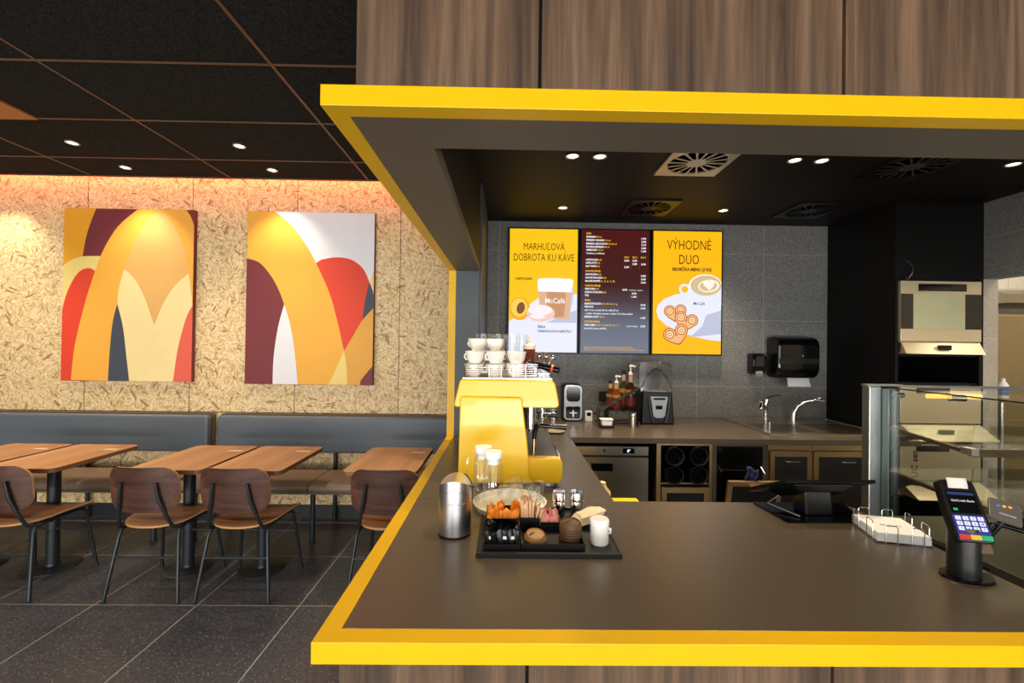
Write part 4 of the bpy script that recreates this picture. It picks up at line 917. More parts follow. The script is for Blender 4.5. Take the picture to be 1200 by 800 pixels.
G().lathe([(.0325, zt_+.127), (.0325, zt_+.145), (.012, zt_+.160), (.005, zt_+.195), (.0001, zt_+.195)], .118, 2.26, 24).build('nozzle_cap', mat('cream plastic', 'e9dcc0', .4), t, smooth=True)
for i, (x, y) in enumerate(((.185, 2.0), (.195, 2.10))):
    t = thing('tamper', 'black-handled tamper with a red ring lying on the machine, %s one' % ('nearer' if i == 0 else 'farther'), 'tamper', (x, y, 1.435), 'tampers on the espresso machine')
    a = Vector((x-.09, y+.05, 1.475)); b = Vector((x+.055, y-.01, 1.447)); d = (b-a)
    G().cyl(a, a + d*.35, .010, .012, 14).build('metal_neck', CHR, t, smooth=True)
    G().cyl(a + d*.3, b, .013, .0165, 16).build('handle', BLKG, t, smooth=True)
    G().cyl(a + d*.78, a + d*.84, .0166, .0168, 16).build('red_ring', mat('red ring', 'd84428', .4), t, smooth=True)
random.seed(3)
for i, w in enumerate(('leftmost', 'second', 'third', 'fourth', 'rightmost')):
    x = .155 + .018*i - .02; y = 2.32 - .01*i
    tag(G().lathe([(.0001, 0), (.006, .004), (.008, .03), (.0075, .05), (.015, .062), (.017, .072), (.012, .084), (.0001, .088)], n=16).xf(Matrix.Translation((x, y, 1.434)) @ Matrix.Rotation(.25*(i-2), 4, 'Y')).build('milk_frother', CHR, smooth=True), 'chrome ball-ended tool on the machine behind the tampers, %s' % w, 'bar tool', 'chrome tools on the espresso machine')

# ------------------------------------------------------------------ small things on the back worktop
zb = .9305
t = thing('coffee_brewer', 'small black and chrome coffee appliance with round corners behind the espresso machine', 'coffee maker', (.56, 3.70, zb))
G().prism(rrect(.478, zb+.004, .642, 1.238, .035, 6), 'y', 3.64, 3.80).build('body', BLK, t, smooth=True, bev=.006)
G().prism(rrect(.482, zb+.008, .638, 1.232, .035, 6), 'y', 3.628, 3.642).build('front_frame', STLM, t, smooth=True, bev=.004)
G().prism(rrect(.505, 1.095, .618, 1.215, .03, 6), 'y', 3.620, 3.630).build('control_face', BLKG, t, smooth=True, bev=.002)
G().prism(rrect(.500, .955, .620, 1.055, .012, 4), 'y', 3.622, 3.630).build('brew_bay', BLKG, t, bev=.001)
G().box(.53, 3.615, 1.0, .59, 3.623, 1.006).box(.555, 3.615, .97, .565, 3.623, 1.05).build('nozzle', CHR, t)
t = thing('timer', 'tiny white device with a small dark display beside the coffee appliance', 'timer', (.69, 3.6, zb))
G().prism(rrect(.665, zb, .725, zb+.085, .008), 'y', 3.64, 3.67).build('body', WPL, t, bev=.002)
G().box(.678, 3.6385, zb+.045, .712, 3.641, zb+.072).build('display', BLKG, t)
t = thing('plastic_tub', 'low white plastic tub on a black dish at the foot of the wire rack', 'tub', (.78, 3.37, zb))
G().box(.725, 3.33, zb, .835, 3.41, zb+.02).build('dish', BLK, t, bev=.003)
G().prism([(.742, zb+.02), (.736, zb+.062), (.822, zb+.062), (.816, zb+.02)], 'y', 3.34, 3.40).build('tub_body', WPL, t, bev=.003)
G().box(.731, 3.335, zb+.062, .827, 3.405, zb+.070).build('lid', WPL, t, bev=.002)
g = G()
for y in (3.435, 3.46, 3.485, 3.51):
    g.tube([(.70, y, zb+.085), (1.06, y, zb+.30)], .004, 6)
    g.tube([(.72, y, zb+.03), (1.06, y, zb+.03), (1.06, y, zb+.30)], .004, 6)
for a, b_ in (((.70, zb+.085), 0), ((1.06, zb+.30), 0), ((.88, zb+.19), 0), ((.72, zb+.03), 0), ((1.06, zb+.03), 0)): g.tube([(a[0], 3.435, a[1]), (a[0], 3.51, a[1])], .004, 6)
for k in range(6): g.tube([(.74+.05*k, 3.435, zb+.06+.012*k), (.74+.05*k, 3.51, zb+.06+.012*k)], .003, 6)
for x, y in ((.74, 3.435), (.74, 3.51), (1.04, 3.435), (1.04, 3.51)): g.tube([(x, y, zb), (x, y, zb+.14)], .004, 6)
t = thing('wire_rack', 'slanted black wire rack on the back worktop below the menu screens', 'rack', (.9, 3.47, zb))
g.build('wire_frame', BLK, t, smooth=True)
SY = [('syrup_bottle', .905, 3.565, 'syrup bottle with white pump, the shorter left one of the two', .92, '7a3c14', 1), ('syrup_bottle', 1.02, 3.565, 'syrup bottle with white pump, the taller right one by the blender', 1.0, '3c1c0c', 1),
      ('syrup_bottle', .875, 3.642, 'dark capped syrup bottle behind the left pump bottle', .9, '5c2c12', 0), ('syrup_bottle', .985, 3.642, 'dark capped syrup bottle between the two pump bottles', 1.02, '38401c', 0)]
for nm, x, y, lb, s, c, pump in SY:
    z0 = zb + .115 if x < .95 else zb + .12
    z0 = z0 if pump or True else z0
    t = thing(nm, lb, 'bottle', (x, y, z0), 'syrup bottles on the back worktop')
    h = .30 * s if x > .95 else .25 * s
    G().lathe([(.0001, z0), (.034, z0), (.036, z0+.005), (.036, z0+h*.52), (.030, z0+h*.60), (.014, z0+h*.74), (.013, z0+h*.93), (.0001, z0+h*.93)], x, y, 24).build('bottle_body', mat('syrup ' + c, c, .12), t, smooth=True)
    G().lathe([(.0365, z0+h*.08), (.0365, z0+h*.30)], x, y, 24).build('red_label', mat('red syrup label', '6a2016', .5), t, smooth=True)
    G().lathe([(.0365, z0+h*.42), (.0365, z0+h*.52)], x, y, 24).build('gold_label', mat('gold syrup label', 'c08a3a', .45), t, smooth=True)
    G().lathe([(.0155, z0+h*.70), (.0145, z0+h*.90)], x, y, 24).build('neck_label', mat('pink neck label' if x > .95 else 'cream neck label', 'c89a86' if x > .95 else 'd4b070', .5), t, smooth=True)
    if pump:
        G().lathe([(.016, z0+h*.92), (.016, z0+h*.98), (.006, z0+h*1.02), (.005, z0+h*1.15)], x, y, 16).tube([(x-.012, y, z0+h*1.16), (x, y, z0+h*1.18), (x+.035, y-.01, z0+h*1.15)], .0065, 8).build('pump', WPL, t, smooth=True)
    else: G().lathe([(.015, z0+h*.90), (.015, z0+h*1.02), (.0001, z0+h*1.02)], x, y, 16).build('cap', BLK, t, smooth=True)
tag(G().box(.83, 3.525, zb, 1.075, 3.54, zb+.01).box(.83, 3.67, zb, 1.075, 3.685, zb+.01).box(.83, 3.525, zb+.105, 1.075, 3.685, zb+.114).box(.83, 3.525, zb, .838, 3.685, zb+.105).box(1.067, 3.525, zb, 1.075, 3.685, zb+.105).build('bottle_stand', BLK), 'black stand carrying the four syrup bottles', 'stand')
for k, (x, lb) in enumerate(((1.0, 'slim steel cocoa shaker in front of the syrup stand'), )):
    t = thing('cocoa_shaker', lb, 'shaker', (x, 3.39, zb))
    G().lathe([(.026, zb), (.026, zb+.09), (.024, zb+.095)], x-.01, 3.39, 24).build('can', STL, t, smooth=True)
    G().lathe([(.028, zb+.092), (.028, zb+.115), (.022, zb+.125), (.0001, zb+.128)], x-.01, 3.39, 24).build('lid', CHR, t, smooth=True)
t = thing('blender', 'black bar blender under a clear sound hood, below the right menu screen', 'blender', (1.22, 3.62, zb))
G().hexa([(1.10, 3.52, zb), (1.37, 3.52, zb), (1.37, 3.78, zb), (1.10, 3.78, zb), (1.115, 3.535, 1.20), (1.355, 3.535, 1.20), (1.355, 3.78, 1.20), (1.115, 3.78, 1.20)]).build('motor_base', BLK, t, bev=.012, seg=3)
G().prism(round_poly([(1.172, 1.155), (1.312, 1.155), (1.29, 1.0), (1.27, .985), (1.215, .985), (1.195, 1.0)], .006), 'y', 3.516, 3.536).build('control_panel', mat('silver panel', 'a9b4bd', .35, .3), t, bev=.002)
G().box(1.195, 3.5145, 1.13, 1.29, 3.517, 1.148).box(1.212, 3.5145, 1.055, 1.268, 3.517, 1.085).build('display', BLKG, t)
for s in (-1, 1): G().tube([(1.242+s*.085, 3.522, 1.16), (1.242+s*.075, 3.514, 1.05), (1.242+s*.05, 3.512, .95)], .006, 8).build('side_rib', mat('blue grey rib', '39434d', .35), t, smooth=True)
g = G(); g.prism(round_poly([(1.085, 1.19), (1.085, 1.44), (1.36, 1.44), (1.355, 1.19)], [.005, .045, .045, .005]), 'y', 3.56, 3.76); g.build('sound_hood', SMK, t, smooth=True, bev=.01)
G().lathe([(.035, 1.205), (.060, 1.24), (.070, 1.40), (.068, 1.40), (.057, 1.24), (.033, 1.21)], 1.24, 3.66, 24).build('jar', SMK, t, smooth=True)
G().tube([(1.10+.26*i/14, 3.56 - .002, 1.22 + .16*math.sin(PI*i/14)) for i in range(15)], .0025, 6).build('hood_seam', BLK, t, smooth=True)
t = thing('saucer', 'small steel dish on the worktop behind the espresso machine', 'dish', (.37, 3.2, zb))
G().lathe([(.04, zb), (.07, zb+.012), (.072, zb+.012), (.04, zb+.004), (.0001, zb+.004)], .36, 3.16, 24).build('dish_body', mat('pale brass', 'cdbb98', .3, .6), t, smooth=True)
for x, y, w in ((.30, 3.62, 'left'), (.40, 3.66, 'right')):
    tag(G().lathe([(.0001, zb), (.035, zb), (.037, zb+.04), (.028, zb+.075), (.03, zb+.09), (.028, zb+.09), (.026, zb+.075), (.034, zb+.04), (.0001, zb+.004)], x, y, 24).build('milk_pitcher', CHR, smooth=True), 'small steel milk pitcher behind the espresso machine, %s one' % w, 'pitcher', 'steel milk pitchers')
t = thing('waste_bin', 'yellow lidded crate with a cream bottle below the inner counter edge', 'bin', (.66, 2.2, 0))
G().box(.46, 2.02, 0, .72, 2.40, .70).build('body', mat('crate yellow', 'd8b012', .4), t, bev=.01)
G().box(.45, 2.01, .70, .73, 2.41, .725).build('lid', mat('crate yellow', 'd8b012'), t, bev=.008)
t = thing('cleaner_bottle', 'cream plastic bottle standing on the yellow crate', 'bottle', (.52, 2.3, .7255))
G().lathe([(.04, .7255), (.043, .735), (.043, .80), (.02, .83), (.018, .85), (.0001, .85)], .51, 2.28, 24).build('bottle_body', mat('cream bottle', 'e4cf9a', .4), t, smooth=True)

# ------------------------------------------------------------------ front counter, left group
z0 = .9302
t = thing('table_bin', 'brushed steel tabletop bin with rounded swing lid, left on the counter', 'bin', (-.165, 1.46, z0))
cx, cy, R_ = -.165, 1.462, .054
G().lathe([(R_+.001, z0), (R_+.001, z0+.006), (R_, z0+.007)], cx, cy, 40).build('base_ring', BLK, t, smooth=True)
SB = mat('bin brushed steel', 'd2d2d4', .3, 1, var=.12, vscale=6, stretch=(40, 40, .5))
G().lathe([(R_, z0+.006), (R_, z0+.112), (R_-.001, z0+.113), (R_, z0+.114), (R_, z0+.149)], cx, cy, 48).build('bin_body', SB, t, smooth=True)
DH = lambda x: .036*math.sqrt(max(0, 1 - (x/R_)**2))
g = G(); g.grid(lambda u, v: (cx + R_*math.cos(PI*u), cy + R_*(2*v-1)*math.sin(PI*u), z0+.150 + DH(R_*math.cos(PI*u))), 28, 6)
g.grid(lambda u, v: (cx + R_*math.cos(2*PI*u), cy + R_*math.sin(2*PI*u), z0+.150 + v*DH(R_*math.cos(2*PI*u))), 48, 3)
g.build('swing_lid', SB, t, smooth=60)
G().tube([(cx + R_*1.005*math.cos(a_), cy + R_*1.005*math.sin(a_), z0+.151 + DH(R_*math.cos(a_))) for a_ in [-.5 + 1.6*i/14 for i in range(15)]], .0018, 6).build('lid_edge', BLK, t, smooth=True)

# scalloped dish with jugs and glasses
DX, DY = .02, 1.70
t = thing('scalloped_dish', 'white fluted china dish holding jugs and upturned glasses', 'dish', (DX, DY, z0))
sc = lambda th, z: 1 + (.022*abs(math.cos(14*th)) if z > z0+.004 else 0)
G().lathe([(.0001, z0), (.130, z0), (.138, z0+.024), (.141, z0+.025), (.139, z0+.022), (.129, z0+.006), (.0001, z0+.005)], DX, DY, 168, mod=sc).build('dish_body', WHT, t, smooth=True)
def jug(x, y, rz, label, h=.215, first=[None]):
    z = z0+.0062
    if first[0] is not None: return dup(first[0], (x, y, z), label, rz)
    t = thing('glass_jug', label, 'jug', (x, y, z), 'glass jugs with white lids')
    rib = lambda th, zz: 1 + .018*math.cos(22*th)
    G().lathe([(.0001, z), (.036, z), (.037, z+.004), (.0365, z+.168), (.030, z+.182), (.031, z+.20)], x, y, 132, mod=rib).build('jug_body', GL, t, smooth=60)
    G().tube([(x-.030, y, z+.185), (x-.055, y, z+.185), (x-.062, y, z+.175), (x-.062, y, z+.09), (x-.054, y, z+.078), (x-.036, y, z+.076)], .0045, 8).build('handle', GL, t, smooth=True)
    G().lathe([(.0001, z+.18), (.026, z+.18), (.027, z+.20), (.033, z+.202), (.0345, z+.222), (.032, z+.226), (.0001, z+.227)], x, y, 28).build('lid', WPL, t, smooth=True)
    first[0] = t; return t
jug(-.045, 1.635, .3, 'clear ribbed glass jug with white lid, the nearer of the two in the fluted dish')
jug(-.085, 1.71, .1, 'clear ribbed glass jug with white lid, the farther of the two, handle to the left')
gl = [(.075, 1.635, 'nearest one'), (.048, 1.70, 'behind the nearest, left'), (.115, 1.70, 'rightmost'), (.02, 1.76, 'at the left beside the jugs'), (.09, 1.77, 'in the back row, right'), (.045, 1.80, 'in the back row, left'), (.0, 1.70, 'tight beside the jug'), (.135, 1.755, 'far right of the back row')]
for x, y, w in gl:
    z = z0+.0062; g = G(); g.lathe([(.027, z), (.0265, z+.002), (.0245, z+.070), (.020, z+.076), (.0001, z+.0765)], x, y, 28)
    tag(g.build('drinking_glass', GL, smooth=True), 'small clear glass upside down in the fluted dish, %s' % w, 'glass', 'upturned glasses in the fluted dish')

# shakers
t = thing('shaker_tray', 'small black tray holding two chrome shakers', 'tray', (.235, 1.63, z0))
G().box(.168, 1.585, z0, .302, 1.665, z0+.004).box(.168, 1.585, z0+.004, .302, 1.588, z0+.012).box(.168, 1.662, z0+.004, .302, 1.665, z0+.012).box(.168, 1.588, z0+.004, .171, 1.662, z0+.012).box(.299, 1.588, z0+.004, .302, 1.662, z0+.012).build('tray_body', BLK, t, bev=.001)
for x, w in ((.203, 'left'), (.268, 'right')):
    z = z0+.0042; q = thing('spice_shaker', 'chrome-topped shaker with coloured glass foot, %s one on the small black tray' % w, 'shaker', (x, 1.625, z), 'chrome shakers')
    G().lathe([(.022, z), (.023, z+.004), (.023, z+.048), (.021, z+.052)], x, 1.625, 28).build('shaker_body', CHR, q, smooth=True)
    G().lathe([(.0245, z+.050), (.0255, z+.054), (.0245, z+.058), (.0245, z+.080), (.022, z+.085), (.0001, z+.086)], x, 1.625, 28).build('shaker_top', CHR, q, smooth=True)

# organizer
zo = z0
t = thing('condiment_organizer', 'black condiment tray with compartments at the front left of the counter', 'tray', (.135, 1.43, zo))
ox0, ox1, oy0, oy1 = -.083, .352, 1.292, 1.572
G().box(ox0, oy0, zo, ox1, oy1, zo+.010).box(ox0, oy0, zo+.010, ox1, oy0+.012, zo+.014).box(ox0, oy1-.006, zo+.010, ox1, oy1, zo+.014).box(ox0, oy0+.012, zo+.010, ox0+.006, oy1-.006, zo+.014).box(ox1-.006, oy0+.012, zo+.010, ox1, oy1-.006, zo+.014).build('tray_base', BLKM, t, bev=.001)
g = G(); zz = zo+.0102
def obox(g, x0, y0, x1, y1, h, w=.003): g.box(x0, y0, zz, x1, y0+w, zz+h).box(x0, y1-w, zz, x1, y1, zz+h).box(x0, y0+w, zz, x0+w, y1-w, zz+h).box(x1-w, y0+w, zz, x1, y1-w, zz+h)
obox(g, -.062, 1.315, .048, 1.435, .020); g.build('front_compartment', BLK, t)
g = G(); obox(g, -.062, 1.437, .048, 1.56, .048); g.build('rear_compartment', BLK, t)
g = G(); obox(g, .052, 1.455, .118, 1.56, .045); g.build('stirrer_compartment', BLK, t)
g = G(); obox(g, .120, 1.455, .190, 1.56, .030); g.build('sugar_compartment', BLK, t)
g = G(); obox(g, .052, 1.315, .245, 1.450, .022); g.build('lid_compartment', BLK, t)
random.seed(11)
SBK = mat('black sachet foil', '121214', .3, .3, bump=.4, bscale=120); SOR = mat('orange sachet paper', 'f08a12', .5, bump=.3, bscale=120); SPK = mat('pink sachet paper', 'ec9c98', .5, bump=.2, bscale=120); SWH = mat('sachet print white', 'd9dbe0', .4)
def sachet(w, h, m, x, y, z, rx, rz, label, cat, group, pr=None):
    g = G(); g.grid(lambda u, v: ((u-.5)*w, .0035*math.sin(PI*u)*math.sin(PI*v)+.0022*math.sin(9*u+5*v+x*900), (v)*h*(1+.06*math.sin(8*u+y*700))), 10, 8)
    n = len(g.v); g.grid(lambda u, v: ((u-.5)*w, -.0035*math.sin(PI*u)*math.sin(PI*v)+.0022*math.sin(9*u+5*v+x*900), (v)*h*(1+.06*math.sin(8*u+y*700))), 10, 8)
    M = Matrix.Translation((x, y, z)) @ Matrix.Rotation(rz, 4, 'Z') @ Matrix.Rotation(rx, 4, 'X')
    t = tag(g.xf(M).build('sachet', m, smooth=60), label, cat, group)
    return t
for r in range(5):
    for c in range(3):
        h = .058 - .002*r; y = 1.326 + .020*r
        sachet(.034, h + random.uniform(-.004, .004), SBK, -.042+.035*c + random.uniform(-.003, .003), y, zz+.001, random.uniform(.0, .2), random.uniform(-.3, .3), 'black foil sachet in the front left compartment, %s row, %s' % (('front', 'second', 'third', 'fourth', 'back')[r], ('left', 'middle', 'right')[c]), 'sachet', 'black sachets')
# pale prints on the front sachets
for k, x in enumerate((-.046, .002, .026)):
    g = G(); g.flat = True
    g.poly([(x-.006, 1.3175, zz+.034), (x+.006, 1.3175, zz+.034), (x+.005, 1.3175, zz+.043), (x-.005, 1.3175, zz+.043)])
    tag(g.build('sachet', SWH, solid=.0006), 'small pale-printed packet at the front of the black sachets, %s' % ('leftmost', 'middle one', 'rightmost')[k], 'sachet', 'pale printed packets')
for r in range(4):
    for c in range(4):
        if (r, c) in ((2, 2), (3, 2), (1, 2)): continue
        y = 1.450 + .024*r
        sachet(.030, .072 + random.uniform(-.008, .006), SOR, -.044+.026*c + random.uniform(-.003, .003), y, zz+.001, random.uniform(-.2, .2), random.uniform(-.6, .6), 'orange paper sachet behind the black ones, %s row, %s' % (('front', 'second', 'third', 'back')[r], ('leftmost', 'second from left', 'third from left', 'rightmost')[c]), 'sachet', 'orange sachets')
for k in range(10):
    x = .138 + .034*(k % 2) + random.uniform(-.003, .003); y = 1.468 + .017*(k//2)
    M_ = Matrix.Identity(4); sachet(.028, .040, SPK, x, y, zz+.004, -.35, random.uniform(-.2, .2), 'pink sugar sachet behind the brown lids, %s row, %s' % (('front', 'second', 'middle', 'fourth', 'back')[k//2], ('left', 'right')[k % 2]), 'sachet', 'pink sugar sachets')
STI = mat('wooden stirrer', 'dcb083', .6, var=.08, vscale=60)
for k in range(44):
    c = k % 11; r = k//11; fan = 0 if c < 8 else (c-7)*.16
    x = .057 + .0052*c; y = 1.462 + .022*r + random.uniform(-.002, .002); hh = .092 + random.uniform(-.008, .006) - (.012*(c-7) if c > 7 else 0)
    M = Matrix.Translation((x, y, zz+.0015)) @ Matrix.Rotation(fan + random.uniform(-.04, .05), 4, 'Y') @ Matrix.Rotation(random.uniform(.0, .08), 4, 'X') @ Matrix.Rotation(random.uniform(-.4, .4), 4, 'Z')
    tag(G().box(-.0030, -.0010, 0, .0030, .0010, hh, M=M).build('wooden_stirrer', STI), 'thin wooden stirrer standing in the bundle beside the orange sachets', 'stirrer', 'wooden stirrers')
LID = mat('brown cup lid', '5a4028', .4); LID2 = mat('tan cup lid', '9a6e3c', .45)
def lid(x, y, z, label, m, r=.038, tilt=(0, 0)):
    t = thing('takeaway_lid', label, 'cup lid', (x, y, z), 'brown cup lids')
    M = Matrix.Translation((x, y, z)) @ Matrix.Rotation(tilt[0], 4, 'X') @ Matrix.Rotation(tilt[1], 4, 'Y')
    G().lathe([(r, 0), (r+.002, .003), (r, .006), (r-.003, .014), (r-.005, .017), (r-.008, .013), (.0001, .013)], n=36, M=M).build('lid_body', m, t, smooth=True)
    g = G()
    for a in range(5):
        g.lathe([(.0001, .0134), (.0022, .0138), (.0001, .0140)], n=8, M=M @ Matrix.Translation((.012 + .007*(a % 3) - .004, .010*(a//2) - .008, 0)))
    g.build('lid_dots', mat('lid pale dots', 'c8a878', .4), t)
    G().prism([(-.022, -.006), (-.008, .012), (-.002, .009), (-.016, -.010)], 'z', .0128, .0142, M=M).build('drink_slot', mat('lid slot', '2e2014', .5), t)
for k in range(6): lid(.210 + random.uniform(-.001, .001), 1.383, zz+.0005+.0095*k, 'brown cup lid in the stack beside the white canister, %s from the bottom' % ('first', 'second', 'third', 'fourth', 'fifth', 'sixth')[k], LID, .034, (.02*(k-2), .02*(k-3)))
lid(.098, 1.378, zz+.012, 'tan cup lid lying alone, tilted, in the tray compartment', LID2, .034, (.16, .05))
t = thing('lidded_canister', 'small white canister with a side knob at the right end of the black tray', 'canister', (.298, 1.372, zz))
cx, cy = .300, 1.375
G().lathe([(.0001, zz), (.027, zz), (.029, zz+.004), (.029, zz+.062)], cx, cy, 32).build('canister_body', WHT, t, smooth=True)
G().lathe([(.030, zz+.060), (.0305, zz+.066), (.030, zz+.074), (.026, zz+.078), (.0001, zz+.079)], cx, cy, 32).build('lid', WPL, t, smooth=True)
G().tube([(cx+.024, cy+.005, zz+.045), (cx+.036, cy+.006, zz+.040), (cx+.036, cy+.006, zz+.030), (cx+.025, cy+.005, zz+.028)], .0045, 8).build('side_knob', WPL, t, smooth=True)
NAP = mat('cream paper napkin', 'e6d6b8', .8, bump=.3, bscale=90)
for k in range(5):
    a = .10*k
    g = G(); g.grid(lambda u, v: (.235 + .085*u + .012*k*.5 + .004*math.sin(5*v), 1.465 + .075*v + .004*k, zz + .006 + .006*k + .030*u*(1-.3*v) + .004*math.sin(7*u+k)*v), 12, 10)
    tag(g.build('napkin', NAP, smooth=60, solid=.002), 'folded cream napkin behind the white canister, %s from the bottom' % ('first', 'second', 'third', 'fourth', 'topmost, fifth')[k], 'napkin', 'cream napkins behind the canister')

# ------------------------------------------------------------------ front counter, right group
# POS screen
TILL = mat('till black plastic', '070708', .4, spec=.25)
t = thing('cash_register', 'black touchscreen till seen from behind on the counter', 'till', (1.2, 1.66, z0))
G().prism([(1.02, 1.567), (1.30, 1.567), (1.385, 1.765), (1.01, 1.765)], 'z', z0, z0+.006).build('base_plate', BLKG, t, bev=.001)
P = [Vector(p) for p in ((1.035, 1.600, 1.073), (1.372, 1.600, 1.075), (1.345, 1.775, .985), (.985, 1.775, .985))]
nrm = (P[1]-P[0]).cross(P[3]-P[0]).normalized()
g = G(); g.hexa([p - nrm*.008 for p in P] + [p + nrm*.004 for p in P]); g.build('touchscreen', TILL, t, bev=.002)
g = G(); c_ = sum(P, Vector())/4; q = [c_ + (p-c_)*.72 - nrm*.008 for p in P]; q2 = [c_ + (p-c_)*.5 - nrm*.035 for p in P]; g.hexa(q2 + q); g.build('rear_housing', BLK, t, bev=.006)
G().hexa([(1.13, 1.625, z0+.006), (1.235, 1.625, z0+.006), (1.235, 1.70, z0+.006), (1.13, 1.70, z0+.006), (1.125, 1.63, 1.045), (1.228, 1.63, 1.045), (1.228, 1.70, 1.02), (1.125, 1.70, 1.02)]).build('stand', mat('till stand black', '131416', .4), t, bev=.006, seg=3)
g = G(); g.tube([(1.045, 1.655, 1.0), (1.03, 1.70, .955), (1.09, 1.60, z0+.012)], .0025, 6); g.build('cable', mat('grey cable', '8c9096', .3), t, smooth=True)

# napkins in wire holder
NM = Matrix.Translation((1.316, 1.478, z0)) @ Matrix.Rotation(math.radians(-15), 4, 'Z')
t = thing('napkin_holder', 'chrome wire napkin holder with looped uprights on the counter right', 'napkin holder', (1.316, 1.478, z0))
g = G(); hx, hy = .078, .086
for s in (-1, 1):
    for yy in (-.044, .044):
        g.tube([(s*hx, yy-.019, .002), (s*hx, yy-.019, .056), (s*hx, yy-.015, .062), (s*hx, yy+.015, .062), (s*hx, yy+.019, .056), (s*hx, yy+.019, .002)], .0015, 6)
for s in (-1, 1):
    for xx in (-.036, .036):
        g.tube([(xx-.016, s*hy, .002), (xx-.016, s*hy, .052), (xx-.012, s*hy, .058), (xx+.012, s*hy, .058), (xx+.016, s*hy, .052), (xx+.016, s*hy, .002)], .0015, 6)
g.tube([(-hx, -hy, .002), (hx, -hy, .002), (hx, hy, .002), (-hx, hy, .002)], .0015, 6, True)
g.tube([(-hx, -.025, .002), (hx, -.025, .002)], .0015, 6); g.tube([(-hx, .025, .002), (hx, .025, .002)], .0015, 6)
g.xf(NM).build('wire_frame', CHR, t, smooth=True)
g = G()
for k in range(9): g.box(-.074 + random.uniform(-.001, .001), -.082, .0045+.0032*k, .074 + random.uniform(-.002, .001), .082 + random.uniform(-.002, .001), .0045+.0032*k+.0028)
o = tag(g.xf(NM).build('napkin_stack', mat('white napkin', 'e9ebea', .8), bev=.0006), 'stack of white printed napkins in the chrome wire holder', 'napkins'); o['kind'] = 'stuff'
g = G(); text_mesh(g, 'McCafé', .012, .06, 'c', .01, NM @ Matrix.Translation((.0, -.012, .0335))); q = g.build('napkin_print', mat('brown print', '7a5a3a', .7), o)

# payment terminal
t = thing('terminal_stand', 'black round pole stand on an oval foot, carrying the payment terminal', 'stand', (1.285, 1.205, z0))
sx, sy = 1.283, 1.205
M = Matrix.Translation((sx+.008, sy, z0)) @ Matrix.Scale(1.25, 4, (1, 0, 0)) @ Matrix.Scale(.85, 4, (0, 1, 0))
G().lathe([(.053, 0), (.054, .004), (.052, .007), (.0001, .007)], n=40, M=M).build('foot_plate', BLKG, t, smooth=True)
G().cyl((sx, sy, z0+.0065), (sx, sy, 1.075), .0355, n=36).build('pole', mat('satin black pole', '151719', .32), t, smooth=True)
B = Vector((1.275, 1.165, 1.052)); T = Vector((1.292, 1.237, 1.183)); yv = (T-B).normalized(); xv = Vector((.955, -.30, 0)); zv = xv.cross(yv).normalized(); xv = yv.cross(zv).normalized()
TM = Matrix((( xv.x, yv.x, zv.x, (T.x+B.x)/2), (xv.y, yv.y, zv.y, (T.y+B.y)/2), (xv.z, yv.z, zv.z, (T.z+B.z)/2), (0, 0, 0, 1)))
G().prism(rrect(-.030, -.104, .046, -.01, .004), 'z', -.036, -.032, M=TM).build('cradle_plate', mat('bronze plate', '6d5a48', .4, .4), t)
t = thing('payment_terminal', 'black card payment terminal with lit keypad and paper slip on the pole', 'card terminal', tuple(B))
hw, hl = .044, .083
G().prism(round_poly([(-hw+.004, -hl), (hw-.004, -hl), (hw, -hl+.02), (hw, .0), (hw-.003, hl), (-hw+.003, hl), (-hw, 0), (-hw, -hl+.02)], .012), 'z', -.030, .0, M=TM).build('body', BLK, t, smooth=True, bev=.004, seg=3)
G().prism(rrect(-.033, -.008, .033, .052, .003), 'z', .0, .0012, M=TM).build('display', BLKG, t)
G().prism(rrect(-.036, -.078, .036, -.013, .004), 'z', .0, .0015, M=TM).build('keypad_plate', emis('keypad glow', '3c3f9a', .7), t)
def lay(g, pts, z, m, mats):
    if m not in mats: mats.append(m)
    g.mi = mats.index(m); g.poly([TM @ Vector((a, b, z)) for a, b in pts])
KW = emis('key legend', 'd9dcf6', 1.1); KR = emis('red key', 'e03a20', .9); KY = emis('yellow key', 'f0c820', .9); KG = emis('green key', '28b86a', .9); DB = emis('display blue', '26407a', .6)
for r in range(4):
    for c in range(4):
        if r == 3: continue
        x = -.025 + .0167*c; y = -.022 - .0135*r
        k_ = G().prism(rrect(x-.0062, y-.0050, x+.0062, y+.0050, .001, 2), 'z', .0016, .0026, M=TM).build('key', KW, t)
for x0_, x1_, m_ in ((-.036, -.013, KR), (-.011, .011, KY), (.013, .036, KG)): G().prism(rrect(x0_, -.077, x1_, -.065, .001, 2), 'z', .0016, .004, M=TM).build('key', m_, t)
g = G(); g.flat = True; ms = [DB]; lay(g, [(-.030, .040), (.030, .040), (.030, .048), (-.030, .048)], .0016, DB, ms)
ms.append(EW2); g.mi = 1; text_mesh(g, 'UniCredit Bank', .0062, .052, 'c', .004, TM @ Matrix.Translation((0, .022, .0018)))
lay(g, [(-.028, -.002), (-.018, -.002), (-.018, .004), (-.028, .004)], .0016, KG, ms); g.build('display_image', ms, t)
g = G(); g.mi = 0
for r in range(3):
    for c in range(4): text_mesh(g, '123C456M789F'[r*4+c], .0058, None, 'c', .01, TM @ Matrix.Translation((-.025+.0167*c, -.0248-.0135*r, .0029)))
g.build('key_digits', EDK, t)
g = G(); g.grid(lambda u, v: TM @ Vector((-.024+.046*u, .058+.028*v, .003+.006*math.sin(PI*v*.5))), 4, 6); tag(g.build('receipt_slip', mat('paper slip', 'd8d0cc', .7), smooth=60, solid=.0006), 'short white receipt slip at the top of the payment terminal', 'receipt')
